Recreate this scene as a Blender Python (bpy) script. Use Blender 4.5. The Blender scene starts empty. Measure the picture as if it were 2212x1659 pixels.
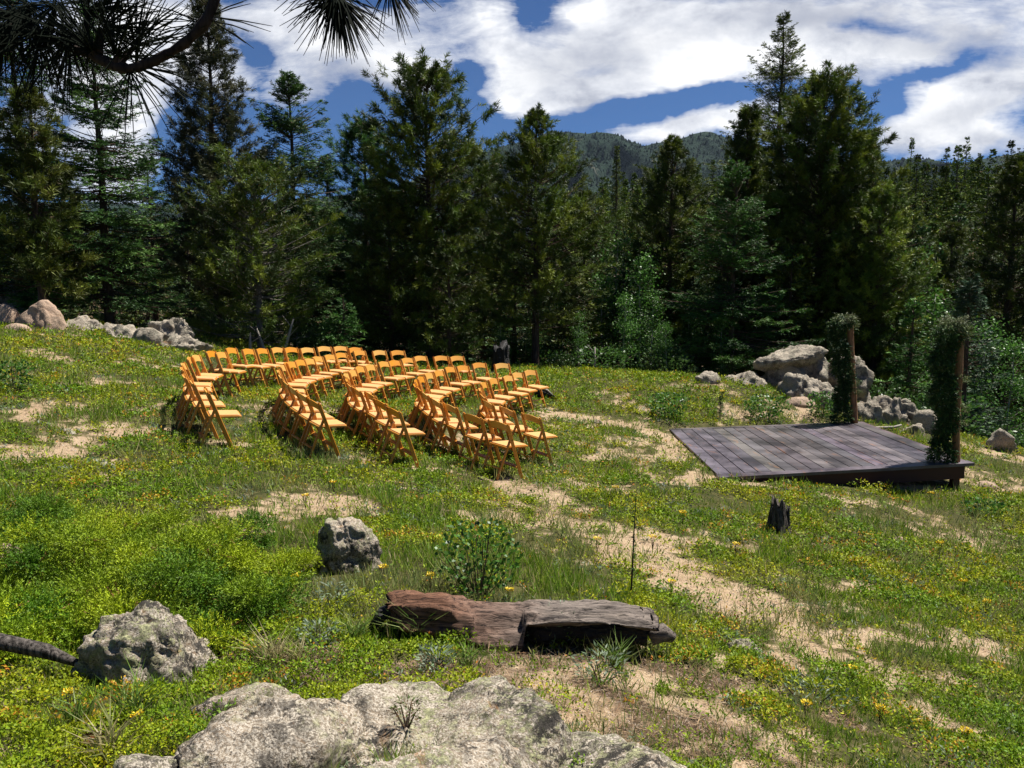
import bpy, math, random
import numpy as np
from mathutils import Vector, Matrix
R=math.radians
rng=np.random.default_rng(11); random.seed(11)
scene=bpy.context.scene
COL=scene.collection
# ------------------------------------------------------------------ camera numbers
F=1662.0; PITCH=R(6.5); cp,sp=math.cos(PITCH),math.sin(PITCH)
def ray(u,v):
    a=(u-1106)/F; b=-(v-829.5)/F
    return np.array([a,cp+b*sp,-sp+b*cp])
def at(u,v,Y):
    d=ray(u,v); return d/d[1]*Y
# ------------------------------------------------------------------ noise
_p=np.random.default_rng(5).permutation(512).astype(np.int64)
_g=np.random.default_rng(6).normal(size=(512,3)); _g/=np.linalg.norm(_g,axis=1)[:,None]
def pn(p,seed=0):
    p=np.asarray(p,float)+seed*17.31
    i=np.floor(p).astype(np.int64); f=p-i; w=f*f*f*(f*(f*6-15)+10)
    out=0
    def h(a,b,c): return _g[_p[(_p[(_p[a&511]+b)&511]+c)&511]]
    for dx in (0,1):
        wx=w[:,0] if dx else 1-w[:,0]
        for dy in (0,1):
            wy=w[:,1] if dy else 1-w[:,1]
            for dz in (0,1):
                wz=w[:,2] if dz else 1-w[:,2]
                g=h(i[:,0]+dx,i[:,1]+dy,i[:,2]+dz)
                d=g[:,0]*(f[:,0]-dx)+g[:,1]*(f[:,1]-dy)+g[:,2]*(f[:,2]-dz)
                out=out+wx*wy*wz*d
    return out*1.6
def fbm(p,o=4,seed=0,gain=.5):
    p=np.asarray(p,float); s=0;a=1
    for k in range(o):
        s=s+a*pn(p*(2**k),seed+k); a*=gain
    return s
def n2(x,y,sc,o=3,seed=0):
    x=np.atleast_1d(np.asarray(x,float)); y=np.atleast_1d(np.asarray(y,float))
    return fbm(np.stack([x*sc,y*sc,np.full_like(x,seed*3.7+.5)],1),o,seed)
def ss(x,a,b):
    t=np.clip((x-a)/(b-a),0,1); return t*t*(3-2*t)
# ------------------------------------------------------------------ terrain
ctl=[(490,981,10.0),(726,997,10.4),(892,1020,10.2),(1121,1042,10.3),(1196,1009,11.9),
(469,869,13.1),(541,846,15),(842,878,14.4),(730,857,16),(1008,882,15.5),(1153,888,16.2),
(0,900,10.6),(0,720,17.3),(130,705,18.5),(300,738,19),(430,752,20),
(620,775,22),(850,785,23),(1100,795,24),(1300,805,24),(1500,822,22),
(1565,1045,11.6),(1450,938,15.8),(1680,1148,9.2),(2212,1300,7.7),(2212,1659,3.6),(1106,1659,2.75),(0,1659,2.7),
(1106,1400,4.3),(0,1400,4.2),(2212,1450,5.6),(1106,1200,6.6),(0,1200,6.1),(1600,1250,6.9),
(1600,825,19.5),(1800,862,19),(2030,935,17.5),(2212,1000,15)]
cpts=[at(*c) for c in ctl]+[np.array(q,float) for q in [(7.5,12.5,-3.2),(7.6,16.7,-3.0),(14,24,-5.5),(3.1,11.45,-2.74),(3.0,11.6,-2.74),(3.2,11.7,-2.74),(3.1,13.6,-2.71),(3.15,13.9,-2.71),(3.1,12.6,-2.72),(3.2,15.6,-2.70),(3.2,15.9,-2.68),(5.3,16.6,-2.74),(7.0,20.5,-2.5),(5.5,21.5,-2.3),(10,27,-4.6),(4,28,-3.2),(-3,28,-2.3),(-12,26,-1.2),(-18,22,-.4),
 (0,0,-1.62),(-3,0,-1.5),(3,0,-1.85),(0,-4,-1.5),(14,12,-4.0),(-14,10,-.6)]]
cpts=np.array(cpts)
def _tps(r2): return .5*r2*np.log(r2+1e-9)
def _fit():
    n=len(cpts); X=cpts[:,:2]
    K=_tps(((X[:,None]-X[None])**2).sum(-1))+np.eye(n)*2.0
    P=np.c_[np.ones(n),X]; A=np.block([[K,P],[P.T,np.zeros((3,3))]])
    return np.linalg.solve(A,np.r_[cpts[:,2],0,0,0])
_w=_fit()
def T(x,y):
    x=np.atleast_1d(np.asarray(x,float)); y=np.atleast_1d(np.asarray(y,float))
    xs=np.clip(x,-30,30); ys=np.clip(y,-6,42)
    out=np.empty_like(x)
    for s in range(0,len(x),40000):
        X=xs[s:s+40000]; Y=ys[s:s+40000]
        r2=(X[:,None]-cpts[None,:,0])**2+(Y[:,None]-cpts[None,:,1])**2
        out[s:s+40000]=_tps(r2)@_w[:-3]+_w[-3]+_w[-2]*X+_w[-1]*Y
    out=np.clip(out,-6,.6)
    r=np.hypot(x,y); t=x/np.maximum(np.abs(y),1)
    nearn=n2(x,y,.9,3,2)*(.035*ss(r,2.5,6)-.022*ss(r,8,9.5))
    out=out+nearn
    s=ss(t,-.05,.2)
    ridge=1+15*s+n2(x,y,.02,2,4)*3
    far=-6+(ridge+6)*ss(r,58,205)-8*ss(r,260,420)
    back=-1.6+n2(x,y,.1,2,3)*.4
    far=np.where(y<0,-1.6,far)
    wb=ss(y,-6,-1); out=out*wb+back*(1-wb)
    wf=ss(r,27,50); out=out*(1-wf)+far*wf
    dk=ss(x,2.95,3.12)*(1-ss(x,7.5,7.7))*ss(y-.235*(x-3.17),11.38,11.52)*(1-ss(y-.215*(x-3.27),15.85,16.0)); out=np.where(dk>0,out*(1-dk)+np.minimum(out,-2.79)*dk,out)
    return out
def T1(x,y): return float(T([x],[y])[0])
def ground(u,v,off=0.0,t0=1.6,t1=60):
    d=ray(u,v); d=d/d[1]
    ts=np.geomspace(t0,t1,260)
    z=T(d[0]*ts,ts)+off-d[2]*ts
    k=np.argmax(z>0)
    if z[k]<=0: k=len(ts)-1
    a,b=ts[max(k-1,0)],ts[k]
    for _ in range(12):
        m=.5*(a+b)
        if T1(d[0]*m,m)+off-d[2]*m>0: b=m
        else: a=m
    P=d*b; return Vector((P[0],P[1],T1(P[0],P[1])))
def tnormal(x,y,e=.25):
    z=T([x+e,x-e,x,x],[y,y,y+e,y-e]); return Vector((-(z[0]-z[1])/(2*e),-(z[2]-z[3])/(2*e),1)).normalized()
# ------------------------------------------------------------------ object helpers
def tag(o,label=None,cat=None,group=None,kind=None):
    if label: o['label']=label
    if cat: o['category']=cat
    if group: o['group']=group
    if kind: o['kind']=kind
    return o
def empty(name,loc=(0,0,0),rz=0):
    o=bpy.data.objects.new(name,None); o.empty_display_size=.2; COL.objects.link(o); o.location=loc; o.rotation_euler=(0,0,rz); return o
def copy_tree(o,parent=None):
    c=o.copy(); COL.objects.link(c)
    if parent is not None: c.parent=parent
    for ch in list(o.children): copy_tree(ch,c)
    return c
def mesh(name,V,faces,mat,parent=None,col=None,smooth=False,loc=None):
    """faces: int array (M,3|4) or list of such arrays"""
    V=np.asarray(V,np.float32)
    if not isinstance(faces,list): faces=[faces]
    faces=[np.asarray(f,np.int32) for f in faces if len(f)]
    me=bpy.data.meshes.new(name)
    me.vertices.add(len(V)); me.vertices.foreach_set('co',V.ravel())
    li=np.concatenate([f.ravel() for f in faces]); sizes=np.concatenate([np.full(len(f),f.shape[1],np.int32) for f in faces])
    me.loops.add(len(li)); me.loops.foreach_set('vertex_index',li)
    me.polygons.add(len(sizes)); st=np.concatenate([[0],np.cumsum(sizes)[:-1]]).astype(np.int32)
    me.polygons.foreach_set('loop_start',st)
    me.polygons.foreach_set('use_smooth',np.full(len(sizes),bool(smooth)))
    if col is not None:
        c=np.ones((len(V),4),np.float32); c[:,:3]=col
        a=me.color_attributes.new('Col','FLOAT_COLOR','POINT'); a.data.foreach_set('color',c.ravel())
    me.update(calc_edges=True)
    for m in (mat if isinstance(mat,list) else [mat]): me.materials.append(m)
    o=bpy.data.objects.new(name,me); COL.objects.link(o)
    if parent is not None: o.parent=parent
    if loc is not None: o.location=loc
    return o
def nrm(a): return a/np.maximum(np.linalg.norm(a,axis=-1,keepdims=True),1e-9)
def cards(P,D,L,W,Nn=None,bend=0):
    """rhombic leaf cards: base P, unit direction D, length L, width W -> V,Fq"""
    n=len(P); L=np.broadcast_to(L,(n,))[:,None]; W=np.broadcast_to(W,(n,))[:,None]
    if Nn is None: Nn=rng.normal(size=(n,3))
    S=nrm(np.cross(D,Nn))
    mid=P+D*L*.45
    V=np.stack([P,mid+S*W*.5,P+D*L+np.array([0,0,-1])*bend*L,mid-S*W*.5],1).reshape(-1,3)
    return V,np.arange(4*n).reshape(n,4)
def tubes(S,E,r0,r1,k=4):
    n=len(S); A=nrm(E-S); up=np.where(np.abs(A[:,2:3])<.9,np.array([[0,0,1.]]),np.array([[1.,0,0]]))
    X=nrm(np.cross(A,up)); Y=np.cross(A,X)
    r0=np.broadcast_to(r0,(n,))[:,None]; r1=np.broadcast_to(r1,(n,))[:,None]
    V=[]
    for j in range(k):
        c,s=math.cos(2*math.pi*j/k),math.sin(2*math.pi*j/k); V.append(S+(X*c+Y*s)*r0)
    for j in range(k):
        c,s=math.cos(2*math.pi*j/k),math.sin(2*math.pi*j/k); V.append(E+(X*c+Y*s)*r1)
    V=np.stack(V,1).reshape(-1,3); b=np.arange(n)[:,None]*2*k
    Fq=np.concatenate([np.concatenate([b+j,b+(j+1)%k,b+k+(j+1)%k,b+k+j],1) for j in range(k)],0)
    return V,Fq
def sweep(path,rad,k=8,seed=0,rough=0,cap=True):
    """lofted tube along path with noise -> V,[quads, caps]"""
    path=np.asarray(path,float); n=len(path); rad=np.broadcast_to(rad,(n,))
    Tn=nrm(np.gradient(path,axis=0)); V=[]
    ref=np.array([0,0,1.]) if abs(Tn[0][2])<.8 else np.array([0,1.,0])
    for i in range(n):
        X=np.cross(Tn[i],ref); X/=np.linalg.norm(X)+1e-9; Y=np.cross(X,Tn[i])
        for j in range(k):
            a=2*math.pi*j/k; d=X*math.cos(a)+Y*math.sin(a); V.append(path[i]+d*rad[i])
    V=np.array(V)
    if rough: 
        ctr=np.repeat(path,k,0); V=ctr+(V-ctr)*(1+rough*fbm(V*np.array([9,9,3.]),3,seed))[:,None]
    Fq=[[i*k+j,i*k+(j+1)%k,(i+1)*k+(j+1)%k,(i+1)*k+j] for i in range(n-1) for j in range(k)]
    Ft=[]
    if cap:
        V=np.vstack([V,path[:1],path[-1:]]); a=n*k
        for j in range(k): Ft+= [[a,(j+1)%k,j],[a+1,(n-1)*k+j,(n-1)*k+(j+1)%k]]
    return V,np.array(Fq),np.array(Ft).reshape(-1,3)
def merge(parts):
    Vs=[];Q=[];Tt=[];C=[];o=0
    for p in parts:
        V,Fs=p[0],p[1]; c=p[2] if len(p)>2 else None
        if not isinstance(Fs,list): Fs=[Fs]
        for f in Fs:
            f=np.asarray(f)
            if len(f)==0: continue
            (Q if f.shape[1]==4 else Tt).append(f+o)
        Vs.append(V); o+=len(V)
        if c is not None: C.append(np.broadcast_to(c,(len(V),3)))
    F_=[]
    if Q: F_.append(np.vstack(Q))
    if Tt: F_.append(np.vstack(Tt))
    return np.vstack(Vs),F_,(np.vstack(C) if C else None)
# ------------------------------------------------------------------ materials
class NT:
    def __init__(s,nt): s.nt=nt; s.L=nt.links
    def n(s,t,**k):
        x=s.nt.nodes.new(t)
        for a,b in k.items(): setattr(x,a,b)
        return x
    def put(s,sock,v):
        if v is None: return
        if hasattr(v,'is_output'): s.L.new(v,sock)
        else: sock.default_value=v
    def m(s,op,a,b=None,c=None,clamp=False):
        x=s.n('ShaderNodeMath',operation=op); x.use_clamp=clamp
        for i,v in enumerate((a,b,c)): s.put(x.inputs[i],v)
        return x.outputs[0]
    def noise(s,vec,scale,detail=4,rough=.55,dist=0,lac=2):
        x=s.n('ShaderNodeTexNoise'); s.put(x.inputs['Vector'],vec)
        x.inputs['Scale'].default_value=scale; x.inputs['Detail'].default_value=detail; x.inputs['Roughness'].default_value=rough; x.inputs['Distortion'].default_value=dist
        return x.outputs[0]
    def vor(s,vec,scale,feature='F1',out='Distance'):
        x=s.n('ShaderNodeTexVoronoi',feature=feature); s.put(x.inputs['Vector'],vec); x.inputs['Scale'].default_value=scale
        return x.outputs[out]
    def ramp(s,f,stops):
        x=s.n('ShaderNodeValToRGB'); s.put(x.inputs[0],f); e=x.color_ramp.elements
        while len(e)<len(stops): e.new(.5)
        for el,(p,c) in zip(e,stops):
            el.position=p; el.color=(c,c,c,1) if not hasattr(c,'__len__') else (*c,1)
        return x.outputs[0]
    def mix(s,f,a,b,mode='MIX'):
        x=s.n('ShaderNodeMix',data_type='RGBA',blend_type=mode); s.put(x.inputs[0],f)
        for k,v in ((6,a),(7,b)):
            s.put(x.inputs[k],(*v,1) if isinstance(v,tuple) and len(v)==3 else v)
        return x.outputs[2]
    def bump(s,h,strength=.5,dist=.02,nrm=None):
        x=s.n('ShaderNodeBump'); x.inputs['Strength'].default_value=strength; x.inputs['Distance'].default_value=dist
        s.L.new(h,x.inputs['Height'])
        if nrm is not None: s.L.new(nrm,x.inputs['Normal'])
        return x.outputs[0]
    def obj(s): return s.n('ShaderNodeTexCoord').outputs['Object']
    def mapping(s,v,sc=(1,1,1),rot=(0,0,0)):
        x=s.n('ShaderNodeMapping'); s.L.new(v,x.inputs[0]); x.inputs['Scale'].default_value=sc; x.inputs['Rotation'].default_value=rot; return x.outputs[0]
    def attr(s,name='Col'):
        return s.n('ShaderNodeAttribute',attribute_name=name).outputs['Color']
GA=.74
def newmat(name):
    m=bpy.data.materials.new(name); m.use_nodes=True; nt=m.node_tree
    for n in list(nt.nodes):
        if n.type!='OUTPUT_MATERIAL': nt.nodes.remove(n)
    N=NT(nt); out=[n for n in nt.nodes if n.type=='OUTPUT_MATERIAL'][0]
    return m,N,out
def princ(N,out,col,rough=.7,spec=.4,normal=None,coat=0):
    col=tuple(c_*GA for c_ in col[:3]) if isinstance(col,tuple) else N.mix(1.0,col,(GA,GA,GA),'MULTIPLY')
    b=N.n('ShaderNodeBsdfPrincipled'); N.put(b.inputs['Base Color'],(*col,1) if isinstance(col,tuple) and len(col)==3 else col)
    N.put(b.inputs['Roughness'],rough); b.inputs['Specular IOR Level'].default_value=spec
    if coat: b.inputs['Coat Weight'].default_value=coat; b.inputs['Coat Roughness'].default_value=.15
    if normal is not None: N.L.new(normal,b.inputs['Normal'])
    N.L.new(b.outputs[0],out.inputs[0]); return b
def leafmat(name,trans=.25,rough=.55,spec=.3,objvar=.25):
    m,N,out=newmat(name); c=N.mix(1.0,N.attr(),(GA,GA,GA),'MULTIPLY')
    if objvar:
        oi=N.n('ShaderNodeObjectInfo'); k=N.m('MULTIPLY_ADD',oi.outputs['Random'],objvar*2,1-objvar)
        mx=N.n('ShaderNodeMix',data_type='RGBA',blend_type='MULTIPLY'); mx.inputs[0].default_value=1
        cb=N.n('ShaderNodeCombineColor'); 
        for i in range(3): N.L.new(k,cb.inputs[i])
        N.L.new(c,mx.inputs[6]); N.L.new(cb.outputs[0],mx.inputs[7]); c=mx.outputs[2]
    b=N.n('ShaderNodeBsdfPrincipled'); N.L.new(c,b.inputs['Base Color']); b.inputs['Roughness'].default_value=rough; b.inputs['Specular IOR Level'].default_value=spec
    t=N.n('ShaderNodeBsdfTranslucent'); N.L.new(c,t.inputs[0])
    mx=N.n('ShaderNodeMixShader'); mx.inputs[0].default_value=trans
    N.L.new(b.outputs[0],mx.inputs[1]); N.L.new(t.outputs[0],mx.inputs[2]); N.L.new(mx.outputs[0],out.inputs[0])
    return m
M={}
M['needle']=leafmat('needle',.16,.6,.25)
M['leaf']=leafmat('leaf',.32,.45,.35,.12)
M['grass']=leafmat('grass_blade',.3,.55,.3,0)
M['cover']=leafmat('cover_leaf',.3,.6,.22,0)
M['farneedle']=leafmat('far_needle',.1,.8,.1,.35)
M['hardneedle']=leafmat('pine_needle',.04,.7,.08,0)
def barkmat(name,c1,c2,sc=6,bs=.03):
    m,N,out=newmat(name); v=N.mapping(N.obj(),(sc,sc,sc*.22)); n=N.noise(v,2.2,6,.7,.6); f=N.ramp(n,[(.35,0.0),(.65,1.0)])
    col=N.mix(f,c1,c2); princ(N,out,col,.9,.15,N.bump(n,.9,bs)); return m
M['bark']=barkmat('bark',(.045,.03,.022),(.16,.11,.075))
M['greybark']=barkmat('grey_bark',(.10,.09,.075),(.30,.27,.23))
M['aspenbark']=barkmat('aspen_bark',(.22,.22,.17),(.5,.5,.42),4,.005)
M['twigbark']=barkmat('twig_bark',(.02,.014,.012),(.07,.05,.04),40,.002)
def rockmat(name,base,warm,light,lich,lamt=.5,dark=.5,sc=1.0,bump=.02):
    m,N,out=newmat(name); oi=N.n('ShaderNodeObjectInfo'); va=N.n('ShaderNodeVectorMath',operation='ADD'); N.L.new(N.obj(),va.inputs[0])
    vm=N.n('ShaderNodeVectorMath',operation='SCALE'); vm.inputs[0].default_value=(31,17,23); N.L.new(oi.outputs['Random'],vm.inputs['Scale']); N.L.new(vm.outputs[0],va.inputs[1]); v=va.outputs[0]
    big=N.noise(v,1.6*sc,5,.6,.3); mid=N.noise(v,7*sc,6,.7,.4); fine=N.noise(v,70*sc,4,.7); grain=N.vor(v,140*sc)
    c=N.mix(N.ramp(big,[(.35,0.),(.65,1.)]),base,warm)
    c=N.mix(N.ramp(fine,[(.44,0.),(.57,1.)]),c,light)
    sp=N.ramp(grain,[(.0,1.),(.28,0.)]); c=N.mix(N.m('MULTIPLY',sp,.55),c,(.035,.03,.03))
    l1=N.noise(v,15*sc,8,.8,.5); lm=N.m('MULTIPLY',N.ramp(l1,[(.50,0.),(.535,1.)]),N.ramp(N.noise(v,2.0*sc,4,.6),[(.42,0.),(.55,1.)]))
    lc=N.mix(N.ramp(N.noise(v,45*sc,3,.6),[(.4,0.),(.6,1.)]),lich,(lich[0]*.5,lich[1]*.52,lich[2]*.5))
    c=N.mix(N.m('MULTIPLY',lm,lamt),c,lc)
    s2=N.m('MULTIPLY',N.ramp(N.vor(v,48*sc),[(.16,1.),(.30,0.)]),N.ramp(N.noise(v,6*sc,5,.7),[(.44,0.),(.54,1.)])); c=N.mix(N.m('MULTIPLY',s2,.8),c,(.03,.027,.022))
    d1=N.noise(v,10*sc,9,.85,.15); dm=N.m('MULTIPLY',N.ramp(d1,[(.50,0.),(.535,1.)]),N.ramp(N.noise(v,1.7*sc,4,.65,.1),[(.44,0.),(.56,1.)]))
    c=N.mix(N.m('MULTIPLY',dm,dark),c,(.035,.032,.028))
    rust=N.m('MULTIPLY',N.ramp(N.noise(v,5*sc,6,.7,1),[(.62,0.),(.7,1.)]),.5); c=N.mix(rust,c,(.42,.2,.06))
    h=N.m('ADD',N.m('MULTIPLY',mid,1.2 if sc>1 else 1.8),N.m('ADD',N.m('MULTIPLY',fine,.35),N.m('MULTIPLY',N.m('ADD',lm,dm),.12)))
    princ(N,out,c,.92,.2,N.bump(h,.8,bump)); return m
M['rock']=rockmat('granite_near',(.17,.145,.11),(.38,.29,.20),(.60,.53,.43),(.50,.50,.26),.85,.95,1.35,.03)
M['rockpink']=rockmat('granite_pink',(.46,.30,.20),(.52,.37,.26),(.58,.43,.32),(.5,.45,.3),.15,.25,.8,.04)
M['rockfar']=rockmat('granite_far',(.33,.28,.22),(.46,.38,.28),(.52,.46,.37),(.46,.46,.34),.45,.55,.6,.06)
def woodmat(name,c1,c2,rough=.35,varmat=None,grain=(14,14,2.2),coat=.25):
    m,N,out=newmat(name); v=N.mapping(N.obj(),grain); n=N.noise(v,3,5,.6,1.2); f=N.ramp(n,[(.3,0.),(.7,1.)])
    col=N.mix(f,c1,c2)
    oi=N.n('ShaderNodeObjectInfo')
    if varmat: col=N.mix(N.m('MULTIPLY',oi.outputs['Random'],varmat[1]),col,varmat[0])
    princ(N,out,col,rough,.45,N.bump(n,.15,.002),coat); return m
M['chairwood']=woodmat('chair_wood',(.60,.20,.014),(.74,.29,.028),.36,((.78,.40,.09),.5))
M['chairslat']=woodmat('chair_slat',(.74,.25,.004),(.80,.31,.010),.35,((.82,.47,.12),1.0),(2.2,14,14))
M['chairpad']=woodmat('chair_pad',(.74,.40,.13),(.80,.45,.15),.5,((.80,.40,.18),.6),(3,3,3),0)
M['metal']=None
m,N,out=newmat('hinge_metal'); princ(N,out,(.7,.55,.35),.4,.5); M['metal']=m
# deck boards: dark stained timber, worn
m,N,out=newmat('stained_deck'); v=N.mapping(N.obj(),(1.6,1.6,1.6)); c=N.attr()
a=N.noise(N.mapping(N.obj(),(2.5,.45,1),(0,0,R(-6))),3,7,.7,.5); b_=N.noise(N.obj(),1.3,5,.65,.4)
col=N.mix(N.ramp(b_,[(.38,0.),(.6,1.)]),(.044,.038,.042),(.130,.110,.114))
col=N.mix(N.m('MULTIPLY',N.ramp(a,[(.58,0.),(.66,1.)]),.55),col,(.26,.12,.06))
fl=N.noise(N.mapping(N.obj(),(4,1.6,1)),4,4,.7); col=N.mix(N.m('MULTIPLY',N.ramp(fl,[(.69,0.),(.73,1.)]),.7),col,(.5,.38,.3))
col=N.mix(1.0,col,c,'MULTIPLY')
princ(N,out,col,N.ramp(b_,[(.3,.30),(.7,.48)]),.5,N.bump(a,.4,.006)); M['deck']=m
m,N,out=newmat('red_stain'); n=N.noise(N.mapping(N.obj(),(1,6,6)),3,5,.6); princ(N,out,N.mix(n,(.035,.008,.006),(.10,.022,.014)),.6,.4,N.bump(n,.3,.005)); M['redstain']=m
m,N,out=newmat('post_wood'); n=N.noise(N.mapping(N.obj(),(9,9,1.6)),3,6,.7,1.); princ(N,out,N.mix(N.ramp(n,[(.35,0.),(.65,1.)]),(.20,.085,.035),(.50,.27,.12)),.75,.25,N.bump(n,.6,.01)); M['post']=m
# weathered log
m,N,out=newmat('weathered_wood'); v=N.mapping(N.obj(),(1.0,7,7)); n=N.noise(v,3.2,8,.72,.9); n3=N.noise(N.mapping(N.obj(),(2.2,26,26)),2,6,.75,.6)
geo=N.n('ShaderNodeTexCoord').outputs['Object']; sx=N.n('ShaderNodeSeparateXYZ'); N.L.new(geo,sx.inputs[0])
lr=N.ramp(N.m('ADD',N.m('MULTIPLY_ADD',sx.outputs[0],.62,.5),N.m('MULTIPLY_ADD',n,.3,-.15)),[(.2,0.),(.62,1.)])
cA=N.mix(N.ramp(n3,[(.35,0.),(.62,1.)]),(.075,.030,.017),(.27,.135,.080)); cB=N.mix(N.ramp(n3,[(.36,0.),(.6,1.)]),(.045,.036,.03),(.31,.255,.215))
c=N.mix(lr,cA,cB); ck=N.ramp(n3,[(.40,1.),(.45,0.)]); c=N.mix(N.m('MULTIPLY',ck,.8),c,(.015,.012,.01))
princ(N,out,c,.85,.25,N.bump(N.m('ADD',n,n3),1.,.012)); M['log']=m
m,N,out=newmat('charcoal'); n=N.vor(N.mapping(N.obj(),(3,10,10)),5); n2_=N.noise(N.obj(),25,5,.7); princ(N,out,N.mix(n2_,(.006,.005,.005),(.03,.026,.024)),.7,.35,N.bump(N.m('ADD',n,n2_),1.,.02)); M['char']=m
m,N,out=newmat('grey_stump'); n=N.noise(N.mapping(N.obj(),(16,16,2.5)),2.5,6,.75,.5); princ(N,out,N.mix(N.ramp(n,[(.42,0.),(.62,1.)]),(.022,.018,.015),(.22,.19,.165)),.9,.2,N.bump(n,1.,.02)); M['stump']=m
m,N,out=newmat('dead_wood'); n=N.noise(N.mapping(N.obj(),(20,20,20)),2,4,.6); princ(N,out,N.mix(n,(.25,.21,.17),(.55,.5,.43)),.8,.2); M['dead']=m
m,N,out=newmat('petal'); princ(N,out,N.attr(),.5,.3); M['petal']=m
m,N,out=newmat('litter'); princ(N,out,N.attr(),.85,.15); M['litter']=m
# soil
m,N,out=newmat('soil'); v=N.obj(); sepc=N.n('ShaderNodeSeparateColor'); N.L.new(N.attr(),sepc.inputs[0])
g1=N.noise(v,1.1,5,.6,.3); g2=N.noise(v,9,6,.7,.4); g3=N.noise(v,60,4,.7); gr=N.vor(v,95); gr2=N.vor(v,38)
sand=N.mix(N.ramp(g1,[(.35,0.),(.65,1.)]),(.43,.30,.175),(.52,.39,.25))
sand=N.mix(N.ramp(g2,[(.42,0.),(.68,1.)]),sand,(.30,.195,.115))
sand=N.mix(N.m('MULTIPLY',N.ramp(g3,[(.5,0.),(.66,1.)]),.7),sand,(.66,.54,.40))
sand=N.mix(N.m('MULTIPLY',N.ramp(gr,[(.0,1.),(.3,0.)]),.35),sand,(.12,.08,.06))
lit=N.mix(N.ramp(N.noise(v,22,6,.8,1.),[(.4,0.),(.62,1.)]),(.05,.035,.022),(.19,.125,.075))
moss=N.mix(N.ramp(g2,[(.4,0.),(.6,1.)]),(.05,.055,.018),(.11,.10,.035))
edge=N.m('ADD',sepc.outputs[0],N.m('MULTIPLY_ADD',g2,.7,-.35)); c=N.mix(N.ramp(edge,[(.36,0.),(.56,1.)]),sand,moss)
e2=N.m('ADD',sepc.outputs[1],N.m('MULTIPLY_ADD',g2,.9,-.45)); c=N.mix(N.ramp(e2,[(.35,0.),(.65,1.)]),c,lit)
h=N.m('ADD',N.m('MULTIPLY',g2,.8),N.m('ADD',N.m('MULTIPLY',g3,.35),N.m('ADD',N.m('MULTIPLY',gr,.25),N.m('MULTIPLY',gr2,.2))))
princ(N,out,c,.95,.1,N.bump(h,.9,.03)); M['soil']=m
m,N,out=newmat('mountain_forest'); v=N.obj(); n1=N.noise(v,.004,6,.65); n4=N.noise(v,.05,5,.7); c=N.mix(N.ramp(n4,[(.38,0.),(.62,1.)]),(.012,.026,.020),(.024,.045,.028))
c=N.mix(N.m('MULTIPLY',N.ramp(n1,[(.58,0.),(.68,1.)]),N.m('MULTIPLY',N.ramp(n4,[(.5,0.),(.56,1.)]),.5)),c,(.22,.19,.16))
princ(N,out,c,.95,.05,N.bump(n4,1.,8)); M['mount']=m
# ------------------------------------------------------------------ camera, sun, sky
cam=bpy.data.cameras.new('camera'); co=bpy.data.objects.new('camera',cam); COL.objects.link(co)
cam.sensor_width=36; cam.lens=36*F/2212; cam.clip_end=9000; cam.clip_start=.05
co.location=(0,0,0); co.rotation_euler=(R(90)-PITCH,0,0); scene.camera=co
SUN_EL=R(64); SUN_AZ=R(58)   # azimuth measured from +Y (view direction) towards +X
sd=bpy.data.lights.new('sun','SUN'); sd.energy=5.0; sd.angle=R(.5); sd.color=(1,.955,.88)
so=bpy.data.objects.new('sun',sd); COL.objects.link(so)
sv=Vector((math.cos(SUN_EL)*math.sin(SUN_AZ),math.cos(SUN_EL)*math.cos(SUN_AZ),math.sin(SUN_EL)))
so.rotation_euler=sv.to_track_quat('Z','Y').to_euler(); so.location=sv*60
scene.view_settings.view_transform='Standard'; scene.view_settings.look='None'; scene.view_settings.exposure=1.0; scene.view_settings.gamma=1
w=bpy.data.worlds.new('World'); scene.world=w; w.use_nodes=True; nt=w.node_tree; nt.nodes.clear(); N=NT(nt)
out=N.n('ShaderNodeOutputWorld')
sky=N.n('ShaderNodeTexSky',sky_type='NISHITA'); sky.sun_disc=False; sky.sun_elevation=SUN_EL; sky.sun_rotation=SUN_AZ; sky.altitude=2700; sky.air_density=1.0; sky.dust_density=.1; sky.ozone_density=3.0
skc=N.mix(1.0,sky.outputs[0],(.36,.56,.80),'MULTIPLY')
bg1=N.n('ShaderNodeBackground'); N.L.new(skc,bg1.inputs[0]); bg1.inputs[1].default_value=.05
g=N.n('ShaderNodeTexCoord').outputs['Generated']; sx=N.n('ShaderNodeSeparateXYZ'); N.L.new(g,sx.inputs[0])
yc=N.m('MAXIMUM',sx.outputs[1],.08)
cb=N.n('ShaderNodeCombineXYZ'); N.L.new(N.m('DIVIDE',sx.outputs[0],yc),cb.inputs[0]); N.L.new(N.m('DIVIDE',sx.outputs[2],yc),cb.inputs[1]); P0=cb.outputs[0]
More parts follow.
